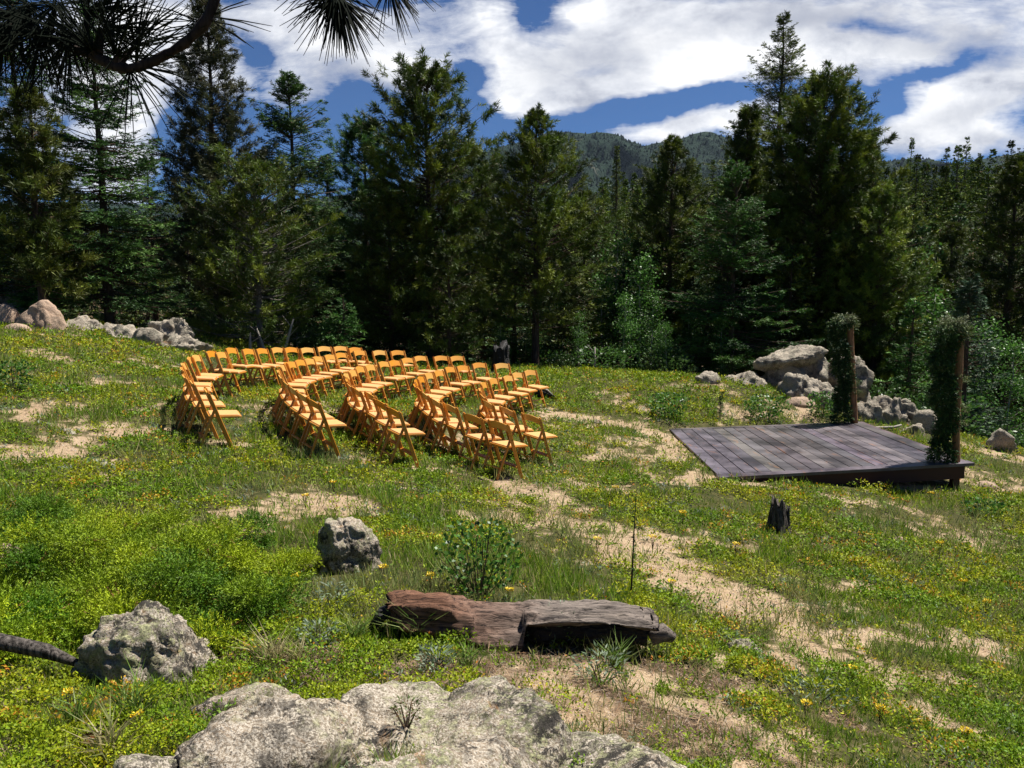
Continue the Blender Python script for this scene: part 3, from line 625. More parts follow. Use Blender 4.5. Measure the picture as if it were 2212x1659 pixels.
stump(1697,1150,.36,.06,.035,8,'slim dark splinter of stump leaning beside the jagged grey stump','char')
stump(1083,803,.80,.25,.21,5,'broken dark stump at the forest edge behind the chairs','char')
# ------------------------------------------------------------------ deck
ZD=-2.74
A_,B_,C_,D_=[np.array(p) for p in [(3.17,11.5),(7.52,12.5),(7.62,16.72),(3.27,15.8)]]
def dp(s,t): return (A_*(1-s)+B_*s)*(1-t)+(D_*(1-s)+C_*s)*t
droot=empty('wooden_deck',(float(A_[0]),float(A_[1]),ZD)); tag(droot,'low square deck of dark purplish stained boards with a post on each right corner','deck')
O=np.array([A_[0],A_[1],ZD])
def slab(P4,z0,z1):
    V=np.array([(p[0],p[1],z0) for p in P4]+[(p[0],p[1],z1) for p in P4])-O
    return V,np.array([[3,2,1,0],[4,5,6,7],[0,1,5,4],[1,2,6,5],[2,3,7,6],[3,0,4,7]])
parts=[];rg=np.random.default_rng(4); nb=19
for k in range(nb):
    s0_,s1_=k/nb+.0019,(k+1)/nb-.0019; cv=rg.uniform(.6,1.5); tint=np.array([1,1+rg.uniform(-.06,.08),1+rg.uniform(-.08,.18)])*cv
    ts=np.linspace(.045,.965,9); jz=rg.normal()*.002
    for a_,b_ in zip(ts[:-1],ts[1:]):
        pass
    V,q=slab([dp(s0_,.042),dp(s1_,.042),dp(s1_,.962),dp(s0_,.962)],ZD-.04,ZD+jz); parts.append((V,q,tint))
V,Fs,C=merge(parts); mesh('deck_boards',V,Fs,M['deck'],droot,col=C)
ov=(A_-D_)/np.linalg.norm(A_-D_)*.04
V,q=slab([dp(-.004,0)+ov,dp(1.03,0)+ov,dp(1.03,.038),dp(-.004,.038)],ZD-.043,ZD+.004); mesh('edge_board',V,q,M['deck'],droot,col=(1.3,1.25,1.4))
V,q=slab([dp(0,.966),dp(1.0,.966),dp(1.0,1.0),dp(0,1.0)],ZD-.043,ZD+.003); mesh('edge_board',V,q,M['deck'],droot,col=(1.1,1.1,1.1))
V,q=slab([dp(1.0,.03),dp(1.022,.03),dp(1.022,1.0),dp(1.0,1.0)],ZD-.043,ZD+.001); mesh('edge_board',V,q,M['deck'],droot,col=(1.1,.9,.95))
V,q=slab([dp(0.0,.008),dp(1.0,.008),dp(1.0,.02),dp(0.0,.02)],ZD-.27,ZD-.045); mesh('rim_beam',V,q,M['redstain'],droot)
V,q=slab([dp(.985,.02),dp(1.0,.02),dp(1.0,.98),dp(.985,.98)],ZD-.19,ZD-.045); mesh('rim_beam',V,q,M['redstain'],droot)
V,q=slab([dp(0.0,.98),dp(1.0,.98),dp(1.0,.99),dp(0.0,.99)],ZD-.19,ZD-.045); mesh('rim_beam',V,q,M['redstain'],droot)
V,q=slab([dp(0.0,.02),dp(.012,.02),dp(.012,.98),dp(0.0,.98)],ZD-.19,ZD-.045); mesh('rim_beam',V,q,M['redstain'],droot)
for s in (.3,.6): 
    V,q=slab([dp(s,.03),dp(s+.01,.03),dp(s+.01,.97),dp(s,.97)],ZD-.17,ZD-.045); mesh('joist',V,q,M['redstain'],droot)
for s,t in ((.955,.012),(.955,.9),(.5,.05),(.5,.9)):
    V,q=slab([dp(s,t),dp(s+.028,t),dp(s+.028,t+.03),dp(s,t+.03)],ZD-.62,ZD-.192); mesh('leg',V,q,M['redstain'],droot)
# ------------------------------------------------------------------ foliage sprigs
def sprigs(P,D,L,k,ll,lw,cols,spread=.9,cj=.3,curl=0):
    """P (n,3), axis dir D, axis length L; k leaves each"""
    n=len(P); t=np.tile((np.arange(k)+.5)/k,n); Pr=np.repeat(P,k,0); Dr=np.repeat(D,k,0); Lr=np.repeat(np.broadcast_to(L,(n,)),k)
    base=Pr+Dr*(Lr*t)[:,None]; d=nrm(Dr+rng.normal(size=(n*k,3))*spread)
    sz=1-.35*t; V,q=cards(base,d,ll*sz*(.75+.5*rng.random(n*k)),lw)
    c=np.repeat(cols,k,0)*(1-cj/2+cj*rng.random((n*k,1))); return V,q,np.repeat(c,4,0)
def post(u,vb,Y,utop,vtop,r,lab,glab,gside,seed):
    b=at(u,vb,Y); b[2]=ZD+.006; t_=at(utop,vtop,Y); root=empty('wooden_post',b); tag(root,lab,'post','posts at the deck corners')
    n=30; path=[np.array([ (t_[0]-b[0])*s+.012*math.sin(s*5+seed),.01*math.sin(s*7),(t_[2]-b[2])*s]) for s in np.linspace(0,1,n)]
    rr_=[r*(1.12-.15*s+.03*math.sin(s*23)) for s in np.linspace(0,1,n)]
    a=sweep(path,rr_,14,seed,.10); mesh('pole',a[0],[a[1],a[2]],M['post'],root,smooth=True)
    a=sweep([path[-1]-np.array([0,0,.005]),path[-1]+np.array([0,0,.035])],[r*1.05,r*1.02],14); mesh('cut_top',a[0],[a[1],a[2]],M['dead'],root)
    # knots / twine
    pk=[(path[int(k)][0]+r*1.12*math.cos(th),path[int(k)][1]+r*1.12*math.sin(th),path[int(k)][2]+.012*th) for k in (9,17) for th in np.linspace(0,6.6,16)]
    a1=sweep(pk[:16],.007,5); a2=sweep(pk[16:],.007,5); V,Fs,_=merge([(a1[0],[a1[1],a1[2]]),(a2[0],[a2[1],a2[2]])]); mesh('twine',V,Fs,M['bark'],root)
    # garland: a rope of cut boughs hanging down the post
    gr=empty('garland',b); tag(gr,glab,'garland','garlands on the deck posts')
    H=(t_[2]-b[2]); N_=1700; s=rng.random(N_)**.9; 
    cxs=(t_[0]-b[0])*s-gside*(1-.75*ss(s,.88,1.0))*(.235+.05*np.sin(s*9+seed)+.04*np.sin(s*23+seed*2))-gside*.05*ss(s,.75,1.0)
    rad=(.085+.035*np.sin(s*13+seed)+.03*np.sin(s*29)+.03*ss(s,.5,.8)-.03*ss(s,.9,1))*(rng.random(N_)**.5); th=rng.random(N_)*6.283
    P=np.stack([cxs+rad*np.cos(th)*1.15,rad*np.sin(th)*.9,H*s*1.03+.02],1)
    D=nrm(np.stack([np.cos(th),np.sin(th),rng.normal(size=N_)*.4-.35],1)+rng.normal(size=(N_,3))*.3)
    cols=pal(N_,np.array([(.030,.08,.018),(.045,.11,.025),(.07,.15,.035),(.10,.14,.04)]))
    top=s>.95; cols[top]=pal(int(top.sum()),np.array([(.20,.26,.10),(.25,.27,.14)]))
    V,q,c=sprigs(P,D,.13,11,.065,.016,cols,.6,.7); mesh('greenery',V,q,M['needle'],gr,col=c)
    # sprigs wrapped across the bare side; lighter colour paints in the sunlight on them
    N2_=260; s=np.repeat(np.array([.97,.93,.62,.40,.30]),N2_//5); s=s+rng.normal(size=len(s))*.02; th=rng.random(len(s))*6.283
    P=np.stack([(t_[0]-b[0])*s+(r+.03)*np.cos(th),(r+.03)*np.sin(th),H*s],1); D=nrm(np.stack([np.cos(th),np.sin(th),rng.normal(size=len(s))*.5-.2],1))
    V,q,c=sprigs(P,D,.10,8,.05,.010,pal(len(s),np.array([(.16,.22,.06),(.22,.24,.09),(.10,.16,.05)])),.8); mesh('wrapped_sprigs',V,q,M['needle'],gr,col=c)
    S_=[];E_=[]
    for k in range(26):
        s=k/26; x=(t_[0]-b[0])*s-gside*.13; S_.append((x,0,H*s)); E_.append((x-gside*(.02*math.sin(k)),.02*math.cos(k*2),H*(s+.05)))
    V,q=tubes(np.array(S_),np.array(E_),.012,.012,5); mesh('stem',V,q,M['bark'],gr)
    if seed==1:
        P=np.array([(-.42,-.1,H*.80),(-.45,-.05,H*.98),(-.38,-.1,H*.92),(-.55,-.05,H*.76),(-.5,-.1,H*.72)])+0; P=np.repeat(P,14,0)+rng.normal(size=(70,3))*.06
        V,q=cards(P,nrm(rng.normal(size=(70,3))),.06,.045); mesh('pale_leaves',V,q,M['petal'],gr,col=(.55,.66,.35))
post(1845,912,16.55,1837,688,.062,'bare log post on the far right corner of the deck','bough garland with pale blossoms on the far deck post',1,1)
post(2063,1001,12.6,2076,700,.057,'bare log post on the near right corner of the deck','thick bough garland with a dry grey top on the near deck post',1,2)
# ------------------------------------------------------------------ folding chairs
def bar(p0,p1,w,t,ref=(0,1,0),ch=.25):
    p0=np.array(p0,float);p1=np.array(p1,float); a=nrm(p1-p0); X=nrm(np.array(ref)-a*np.dot(ref,a)); Y=np.cross(a,X); c=min(w,t)*ch
    sec=[(w/2-c,-t/2),(w/2,-t/2+c),(w/2,t/2-c),(w/2-c,t/2),(-w/2+c,t/2),(-w/2,t/2-c),(-w/2,-t/2+c),(-w/2+c,-t/2)]
    V=[p+X*x+Y*y for p in (p0,p1) for x,y in sec]+[p0,p1]; k=8
    q=[[j,(j+1)%k,k+(j+1)%k,k+j] for j in range(k)]; t_=[[16,(j+1)%k,j] for j in range(k)]+[[17,k+j,k+(j+1)%k] for j in range(k)]
    return np.array(V),[np.array(q),np.array(t_)]
def panel(outline,z0,z1,ch=.006):
    """horizontal rounded panel from outline (n,2)"""
    o_=np.array(outline); c=o_.mean(0); n=len(o_); ins=c+(o_-c)*(1-ch/np.linalg.norm(o_-c,axis=1))[:,None]
    V=np.vstack([np.c_[ins,np.full(n,z0)],np.c_[o_,np.full(n,z0+ch)],np.c_[o_,np.full(n,z1-ch)],np.c_[ins,np.full(n,z1)],[[*c,z0]],[[*c,z1]]])
    q=[[r*n+j,r*n+(j+1)%n,(r+1)*n+(j+1)%n,(r+1)*n+j] for r in range(3) for j in range(n)]; t_=[[4*n,(j+1)%n,j] for j in range(n)]+[[4*n+1,3*n+j,3*n+(j+1)%n] for j in range(n)]
    return V,[np.array(q),np.array(t_)]
def rrect(x0,x1,y0,y1,r,k=5):
    P=[]
    for cx,cy,a0 in ((x1-r,y1-r,0),(x0+r,y1-r,90),(x0+r,y0+r,180),(x1-r,y0+r,270)):
        for j in range(k): a=R(a0+90*j/(k-1)); P.append((cx+r*math.cos(a),cy+r*math.sin(a)))
    return P
def make_chair():
    root=empty('folding_chair')
    XT,XB=-.205,.125; H=.775; fx=lambda z: XB+(XT-XB)*z/H
    for s in (-1,1):
        y=s*.215
        a=bar((fx(-.04),y,-.04),(fx(H-.02),y,H-.02),.028,.050,(0,1,0)); b=bar((fx(H-.022),y,H-.022),(fx(H),y,H+.002),.022,.032,(0,1,0),.45)
        # widened lower leg
        V,Fs,_=merge([a,b]); mesh('front_leg',V,Fs,M['chairwood'],root)
        xr=fx(.55); a=bar((xr-.19,s*.180,-.04),(xr+.01,s*.180,.565),.026,.036,(0,1,0)); mesh('rear_leg',a[0],a[1],M['chairwood'],root)
        a=bar((xr,s*.166,.548),(xr,s*.229,.548),.018,.018,(0,0,1)); mesh('hinge',a[0],a[1],M['metal'],root)
    # arched, bowed back slat
    n=18; V=[]
    for i in range(n+1):
        t=i/n*2-1; y=t*.204; bow=-.018*(1-t*t); top=.762+.022*(1-t*t)-.004*abs(t); bot=.655+.026*(1-t*t)
        for z,dx in ((bot,-.007),(top,-.007),(top,.007),(bot,.007)): V.append((fx(z)+bow+dx,y,z))
    V=np.array(V); q=[[i*4+j,i*4+(j+1)%4,(i+1)*4+(j+1)%4,(i+1)*4+j] for i in range(n) for j in range(4)]+[[0,3,2,1],[n*4,n*4+1,n*4+2,n*4+3]]
    mesh('backrest',V,np.array(q)[:, ::-1],M['chairslat'],root)
    V,Fs=panel(rrect(-.185,.235,-.19,.19,.03),.425,.452); mesh('seat',V,Fs,M['chairwood'],root)
    V,Fs=panel(rrect(-.165,.217,-.170,.170,.025),.4525,.466,.007); mesh('seat_pad',V,Fs,M['chairpad'],root)
    a=bar((fx(.16),-.2025,.16),(fx(.16),.2025,.16),.02,.062,(.4,0,-1)); mesh('stretcher',a[0],a[1],M['chairwood'],root)
    xr=fx(.55)-.19; a=bar((xr+.05,-.168,.15),(xr+.05,.168,.15),.018,.064,(.3,0,1)); mesh('stretcher',a[0],a[1],M['chairwood'],root)
    a=bar((fx(.41)+.0,-.2,.405),(fx(.41),.2,.405),.018,.03,(.4,0,1)); mesh('seat_rail',a[0],a[1],M['chairwood'],root)
    return root
def S(off,l): return [((off[0]+x/5.53)/1.736,(off[1]+y/5.53)/1.736,w_) for x,y,w_ in l]
r1,r2,r3,r4,r8=(640,1290),(960,1290),(1280,1290),(1680,1290),(1680,1510)
ROWS=[('leftmost',S(r1,[(665,985,50),(365,810,65),(205,690,40),(165,535,0),(190,445,-50),(330,320,-100),(450,275,-150),(755,190,-200),(960,210,-190),(1165,120,-220),(1520,140,-245),(1815,130,-215)])+S(r2,[(365,110,-255),(655,105,-270),(1000,110,-270),(1365,80,-295),(1700,75,-280),(2010,100,-260)])),
('second from left',S(r2,[(1100,1205,230),(870,1075,200),(680,940,160),(545,830,110),(430,700,60),(400,590,-10),(475,480,-80),(580,420,-120),(665,410,-165),(855,365,-205),(1040,340,-200),(1210,295,-200),(1475,255,-230),(1705,215,-215)])+S(r3,[(325,165,-240),(745,160,-270),(1130,160,-285)])),
('middle',S(r3,[(985,1385,250),(700,1215,240),(505,1060,210),(225,960,180),(90,870,90),(50,770,10),(30,660,-90),(160,590,-130),(310,510,-185),(525,470,-190),(830,395,-220),(1060,370,-230),(1330,318,-250),(1600,275,-235),(2030,272,-310)])+S(r4,[(155,275,-270)])),
('fourth from left',S(r8,[(950,440,400),(410,300,380)])+S(r3,[(2155,1300,260),(1870,1200,200),(1640,1050,140),(1530,950,90),(1445,885,30),(1475,790,-70),(1560,725,-120),(1730,645,-170),(1945,590,-190),(2188,510,-200)])+S(r4,[(250,480,-240),(600,420,-280),(1075,430,-305)])),
('rightmost',S(r8,[(1640,290,390),(1130,150,270)])+S(r4,[(730,1230,220),(640,1100,110),(590,965,-10),(655,840,-100),(860,757,-185),(1175,695,-205),(1370,630,-200),(1645,575,-260)]))]
ORD=['first','second','third','fourth','fifth','sixth','seventh','eighth','ninth','tenth','eleventh','twelfth','thirteenth','fourteenth','fifteenth','sixteenth','seventeenth','eighteenth']
proto=make_chair(); used=False
for rn,row in ROWS:
    info=[]
    for (u,v,wz) in row:
        P=ground(u,v,.77); k=P.x/P.y
        cval=(wz/9.6)/(F/P.y*.43); cval=max(-.97,min(.97,cval/math.sqrt(1+k*k))); th=math.asin(cval)-math.atan(k); info.append([P,th,u,v])
    ths=[i_[1] for i_ in info]; n=len(ths)
    for i,(P,th,u,v) in enumerate(info):
        lo,hi=max(0,i-1),min(n-1,i+1); th=.4*ths[i]+.6*(ths[lo]+ths[i]+ths[hi])/3
        d=ray(u,v); d=d/d[1]; f=np.array([math.cos(th),math.sin(th)])
        Y=P.y
        for it in range(6):
            gx,gy=d[0]*Y+.20*f[0],Y+.20*f[1]; nn=tnormal(gx,gy,.4); gz=T1(gx,gy)
            # back-top point of a chair standing square to the slope
            top=gz+.77-(-.20)*(nn.x*f[0]+nn.y*f[1])*-1*0
            # adjust depth so that the back top meets the sight line
            zr=d[2]*Y; err=zr-top; slope=d[2]-(T1(gx,gy+.6)-T1(gx,gy-.6))/1.2
            Y=Y-.7*err/min(slope,-.06)
            Y=min(max(Y,6),26)
        c=proto if not used else copy_tree(proto); used=True
        gx,gy=d[0]*Y+.20*f[0],Y+.20*f[1]; nn=tnormal(gx,gy,.5); nn=(nn+Vector((0,0,.6))).normalized()
        X=Vector((f[0],f[1],0)); X=(X-nn*X.dot(nn)).normalized(); Yv=nn.cross(X)
        c.rotation_euler=Matrix((X,Yv,nn)).transposed().to_euler(); c.location=(gx,gy,T1(gx,gy)+.012)
        end='near' if i<=n//2 else 'far'; idx=i if end=='near' else n-1-i
        tag(c,'orange wooden folding chair, %s from the %s end of the %s curved row'%(ORD[idx],end,rn),'chair','folding chairs set out in curved rows')
# ------------------------------------------------------------------ juniper
def juniper(E,sp,lab,seed):
    rg=np.random.default_rng(seed)
    def HF(x,y):
        H=np.zeros_like(x)
        for (cx,cy,rx,ry,h) in E:
            d=1-((x-cx)/rx)**2-((y-cy)/ry)**2; H=np.maximum(H,h*np.clip(d*1.05,0,1)**.33)
        return H*(1+.30*n2(x,y,2.4,2,seed)+.35*n2(x,y,5.0,2,seed+1))
    Lx=[]
    for (cx,cy,rx,ry,h) in E:
        for _ in range(int(rx*ry*900)):
            a=rg.random()*6.283; r_=math.sqrt(rg.random()); x=cx+rx*r_*math.cos(a); y=cy+ry*r_*math.sin(a)
            if all((x-p[0])**2+(y-p[1])**2>(sp*rg.uniform(.75,1.2))**2 for p in Lx): Lx.append((x,y))
    L=np.array(Lx); n=len(L); H=HF(L[:,0],L[:,1]); gz=T(L[:,0],L[:,1]); rad=rg.uniform(.10,.19,n)
    # a second, lower tier of lobes fills the flanks
    C=np.concatenate([np.c_[L,gz+np.maximum(H-.09+rg.normal(size=n)*.035,.04)],np.c_[L+rg.normal(size=(n,2))*.09,gz+np.maximum(H*.45,.03)]]); rad=np.r_[rad,rad]; n=len(C)
    k=190; hv=np.clip(.55+n2(C[:,0],C[:,1],3.5,2,seed+3)*1.1+rg.normal(size=n)*.12,0,1)
    d=nrm(rg.normal(size=(n*k,3))*np.array([1,1,.75])+np.array([0,-.05,.38])); Cr=np.repeat(C,k,0); rr_=np.repeat(rad,k)*rg.uniform(.25,1.0,n*k); st=np.repeat(np.c_[rg.uniform(1,1.6,(n,2)),np.full(n,.8)],k,0)
    P=Cr+d*rr_[:,None]*st; D=nrm(d+rg.normal(size=d.shape)*.35+np.array([0,0,.18]))
    yy=np.repeat(hv,k)[:,None]; cols=(np.array([.10,.22,.010])*(1-yy)+np.array([.40,.50,.014])*yy)*1.15*rg.uniform(.7,1.35,(n*k,1)); ob=rg.random(n*k)<.012; cols[ob]=(.32,.17,.05)
    V,q,c=sprigs(P-D*.03,D,.075,13,.024,.0062,cols,.55,.45)
    c0=np.array([E[0][0],E[0][1],T1(E[0][0],E[0][1])]); root=empty('juniper_bush',c0); tag(root,lab,'bush')
    mesh('foliage',V-c0,q,M['needle'],root,col=c)
    B_=np.c_[C[:,:2]*.72+C[:,:2].mean(0)*.28,np.repeat(0,n)]; B_[:,2]=T(B_[:,0],B_[:,1])+.02
    V,q=tubes(B_-c0,C-c0,.008,.004,4); mesh('branches',V,q,M['bark'],root)
juniper([(-2.05,4.7,.68,.60,.54),(-2.95,5.35,.9,.75,.50),(-3.9,5.8,.95,.75,.40),(-2.3,5.6,.70,.60,.40),(-1.80,4.40,.38,.42,.38),(-2.45,4.5,.6,.5,.44)],.24,'sprawling yellow-green juniper covering the lower left of the meadow',3)
juniper([(-2.85,4.10,.50,.33,.30),(-3.3,4.35,.5,.4,.38)],.24,'smaller lobe of juniper at the left edge above the grey boulder',9)
# ------------------------------------------------------------------ individual small plants
def plant(name,g_,lab,cat,n,h,spread,ll,lw,cols,mat='leaf',stem=True,group=None,upright=.6,tip=0.0,scl=1):
    root=empty(name,g_); tag(root,lab,cat,group)
    a=rng.random(n)*6.283; t=rng.random(n)**.7; r_=spread*np.sqrt(rng.random(n))*(.35+.65*np.sin(t*2.6))
    P=np.stack([r_*np.cos(a),r_*np.sin(a),h*t],1); D=nrm(np.stack([np.cos(a),np.sin(a),np.full(n,upright)],1)+rng.normal(size=(n,3))*.5)
    V,q=cards(P,D,ll*(.7+.6*rng.random(n)),lw); mesh('leaves',V,q,M[mat],root,col=np.repeat(pal(n,np.array(cols)),4,0))
    if stem:
        ns=max(5,n//25); ix=rng.choice(n,ns,replace=False); V,q=tubes(np.c_[P[ix,:2]*.15,np.full(ns,-.02)],P[ix],.005,.002,4); mesh('stem',V,q,M['bark'],root)
    return root
for (u,v,n,h,s,lab) in [(1035,1290,620,.52,.30,'round-leaved aspen shrub behind the charred log'),(1445,905,520,.55,.45,'dark leafy shrub at the left back edge of the deck'),(1655,905,520,.5,.48,'dark leafy shrub in the middle of the deck back edge'),(1775,905,420,.6,.33,'leafy shrub beside the far garlanded post'),
    (2170,905,900,1.1,.9,'bright green bushy shrub right of the near garlanded post'),(2125,1118,240,.25,.28,'small dark leafy plant in the right meadow'),(30,850,420,.5,.3,'pale green shrub at the left edge of the meadow'),(1225,800,700,.55,.6,'whitish flowering shrub at the forest edge right of the chairs')]:
    cs=[(.05,.14,.02),(.08,.20,.025),(.12,.27,.03)] if 'whitish' not in lab else [(.12,.24,.06),(.30,.42,.18),(.45,.55,.35)]
    sc_=ground(u,v).y; plant('shrub',ground(u,v),lab,'shrub',n,h,s,.035+.0022*max(sc_-5,0),.03+.0015*max(sc_-5,0),cs)
# thin bare sapling
g_=ground(1362,1298); root=empty('sapling',g_); tag(root,'thin dark bare sapling stem standing in the meadow above the log','sapling')
a=sweep([(0,0,-.02),(.01,0,.25),(.015,0,.5),(.03,.02,.80)],[.009,.007,.005,.003],6); mesh('stem',a[0],[a[1],a[2]],M['twigbark'],root)
P=np.array([[.01+.02*t,0,.1+.7*t] for t in rng.random(26)]); V,q=cards(P,nrm(rng.normal(size=(26,3))+np.array([0,0,.3])),.035,.014); mesh('leaves',V,q,M['leaf'],root,col=(.07,.13,.03))
g_=ground(1555,905); root=empty('sapling',g_); tag(root,'tiny thin conifer sapling behind the deck between two shrubs','sapling')
a=sweep([(0,0,0),(0,0,.5)],[.012,.004],5); mesh('stem',a[0],[a[1],a[2]],M['twigbark'],root)
t=rng.random(90); th=rng.random(90)*6.28; P=np.c_[np.zeros(90),np.zeros(90),.12+.4*t]; V,q,c=sprigs(P,nrm(np.c_[np.cos(th),np.sin(th),np.full(90,.3)]),.08*(1.2-t),6,.04,.01,pal(90,np.array([(.06,.12,.03)]))); mesh('needles',V,q,M['needle'],root,col=c)
# grass tufts near the log
def tuft(u,v,h,n,cs,lab,g_=None):
    g_=g_ or ground(u,v); a=rng.random(n)*6.283; D=nrm(np.stack([np.cos(a)*.45,np.sin(a)*.45,np.ones(n)],1)+rng.normal(size=(n,3))*.18); L=h*(.5+.6*rng.random(n)); 
    P=rng.normal(size=(n,3))*np.array([.025,.025,0]); m1=P+D*L[:,None]*.5; D2=nrm(D+np.stack([np.cos(a)*.5,np.sin(a)*.5,np.full(n,-.25)],1)); 
    S_=nrm(np.cross(D,rng.normal(size=(n,3))))*.0028; V=np.stack([P-S_,P+S_,m1+S_,m1-S_,m1+D2*L[:,None]*.5],1).reshape(-1,3); b=np.arange(n)[:,None]*5
    o=mesh('grass_tuft',V,[b+np.array([[0,1,2,3]]),b+np.array([[3,2,4]])],M['grass'],loc=g_,col=np.repeat(pal(n,np.array(cs)),5,0)); tag(o,lab,'grass tuft','grass tufts around the log and rocks'); return o
GC=[(.13,.25,.03),(.18,.30,.05),(.25,.31,.09)]; DC=[(.40,.34,.15),(.28,.30,.10),(.45,.38,.2)]
for (u,v,h,n,c_,lab) in [(905,1385,.34,110,GC,'tallest green grass tuft in front of the left part of the log'),(860,1375,.26,60,GC,'green grass tuft beside the broken left end of the log'),(765,1385,.22,60,GC,'grass tuft between the juniper and the log'),(590,1445,.30,90,DC,'straw-coloured grass tuft under the right side of the juniper'),
 (640,1440,.2,50,DC,'short dry grass tuft right of the straw-coloured tuft'),(1330,1440,.22,80,GC,'green tuft below the right end of the log'),(1010,1440,.16,50,GC,'short broad-bladed tuft below the middle of the log'),(290,1560,.3,60,GC,'long-bladed grass tuft in front of the grey boulder'),(230,1640,.26,70,DC,'dry grass tuft at the bottom left of the picture'),(170,1560,.22,40,GC,'thin grass tuft left of the long-bladed one'),(1830,1340,.2,60,GC,'grass tuft on the sand in the right foreground'),(2180,1380,.2,50,GC,'grass tuft at the right picture edge')]:
    tuft(u,v,h,n,c_,lab)
SG=[(.26,.33,.22),(.20,.30,.16),(.34,.40,.28)]
for (u,v,h,s,lab) in [(1205,1395,.24,.14,'silvery sage plant against the hollow of the log'),(1120,1390,.18,.10,'small sage plant at the break in the log'),(1300,1470,.15,.16,'low sage plant in the litter below the log'),(720,1330,.20,.12,'silvery plant beside the right edge of the juniper'),(690,1400,.14,.12,'small silvery plant at the foot of the juniper'),(1750,1520,.12,.22,'spreading silvery plant in the right foreground'),(940,1450,.12,.10,'small silvery rosette in the litter below the log')]:
    plant('sage_plant',ground(u,v),lab,'sage plant',170,h,s,.035,.010,SG,'grass',group='silvery sage plants in the foreground')
plant('leafy_sprig',Vector((at(1330,1650,2.45)[0],2.45,-1.90)),'dark round-leaved sprig at the bottom edge right of the rocks','plant',150,.20,.16,.032,.024,[(.03,.08,.02),(.05,.12,.02)])
plant('leafy_sprig',Vector((at(885,1530,2.95)[0],2.86,-1.67)),'tiny dark green sprout in a crack of the foreground outcrop','plant',130,.09,.06,.022,.006,[(.12,.20,.03),(.2,.12,.05)])
plant('leafy_sprig',Vector((at(470,1500,2.95)[0],3.0,-1.75)),'bright green sprout on the low rock behind the outcrop boulder','plant',90,.08,.06,.02,.009,[(.2,.34,.03)])
# wildflowers
FL=[(720,1070),(1630,1010),(1475,1135),(1590,1205),(1740,1040),(1930,1030),(2080,1285),(2130,1330),(1330,1080),(1560,865),(1450,1290),(2010,1090),(640,1280),(560,1240),(930,1278),(830,1260),(1290,1195),(1735,1010),(2100,890),(1775,1045),(1900,1570),(2085,1620),(1740,1560),(1100,1310),(660,1100),(2030,1200),(300,1590),(150,1540),(1410,1190),(1840,1480)]
fl0=None
for i,(u,v) in enumerate(FL):
    g_=ground(u,v)
    if indeck(np.array([g_.x]),np.array([g_.y]),.3)[0]: continue
    if fl0 is None:
        c=empty('wildflower'); n=40; a=rng.random(n)*6.283; r_=.035*np.sqrt(rng.random(n)); P=np.stack([r_*np.cos(a),r_*np.sin(a),.14+.02*rng.random(n)],1)
        V,q=cards(P,nrm(np.stack([np.cos(a),np.sin(a),np.full(n,.8)],1)),.02,.014,np.array([[0,0,1.]])+rng.normal(size=(n,3))*.5); mesh('flower_head',V,q,M['petal'],c,col=np.repeat(pal(n,np.array([(.85,.55,.01),(.8,.62,.03)])),4,0))
        V,q=tubes(np.zeros((4,3)),np.array([(.01,0,.14),(-.015,.01,.145),(0,-.02,.15),(.02,.015,.14)]),.003,.002,4); mesh('stem',V,q,M['bark'],c); fl0=c
    else: c=copy_tree(fl0)
    c.location=g_; s=max(.55,min(1.5,(g_.y/8)**.5)); c.scale=(s,s,s); c.rotation_euler=(0,0,i)
    tag(c,'small yellow wildflower cluster on a thin stem in the meadow','wildflower','yellow wildflowers scattered in the meadow')
g_=ground(1142,1385); root=empty('purple_flower',g_); tag(root,'small purple flower spike among the sage in front of the log','wildflower')
n=50; t=rng.random(n); a=rng.random(n)*6.283; V,q=cards(np.stack([.012*np.cos(a),.012*np.sin(a)-.05,.10+.09*t],1),nrm(np.stack([np.cos(a),np.sin(a),.2+0*a],1)),.014,.010); mesh('flower_head',V,q,M['petal'],root,col=(.25,.2,.6))
V,q=tubes(np.array([(0,-.05,0.)]),np.array([(0,-.05,.18)]),.003,.002,4); mesh('stem',V,q,M['bark'],root)
g_=ground(1378,1408); root=empty('white_flower',g_); tag(root,'single white flower head in front of the right end of the log','wildflower')
n=40; a=rng.random(n)*6.283; V,q=cards(np.stack([0*a,0*a,.16+0*a],1),nrm(np.stack([np.cos(a),np.sin(a),.5+0*a],1)),.018,.010); mesh('flower_head',V,q,M['petal'],root,col=(.85,.85,.78))
V,q=tubes(np.array([(0,0,0.)]),np.array([(0,0,.16)]),.003,.002,4); mesh('stem',V,q,M['bark'],root)
# pine cone near bottom edge and lower left
for (x_,y_,lab) in [(at(975,1625,2.5)[0],2.42,'reddish pine cone in the needles on the outcrop at the bottom edge'),(at(215,1620,2.9)[0],2.85,'brown pine cone in the green mats at lower left')]:
    n=110; t=(np.arange(n)+.5)/n; a=np.arange(n)*2.4; r_=.030*np.sin(t*2.9)+.004; P=np.stack([t*.075-.04,r_*np.cos(a)*.4,r_*np.sin(a)*.4],1); D=nrm(np.stack([np.full(n,.5),np.cos(a),np.sin(a)],1))
    V,q=cards(P,D,.022,.014,np.array([[1.,0,0]])+0*P); zt=-1.60 if 'outcrop' in lab else T1(x_,y_)+.05
    o=mesh('pine_cone',V,q,M['litter'],loc=(x_,y_,zt),col=np.repeat(pal(n,np.array([(.35,.13,.05),(.25,.12,.06)])),4,0)); tag(o,lab,'pine cone')
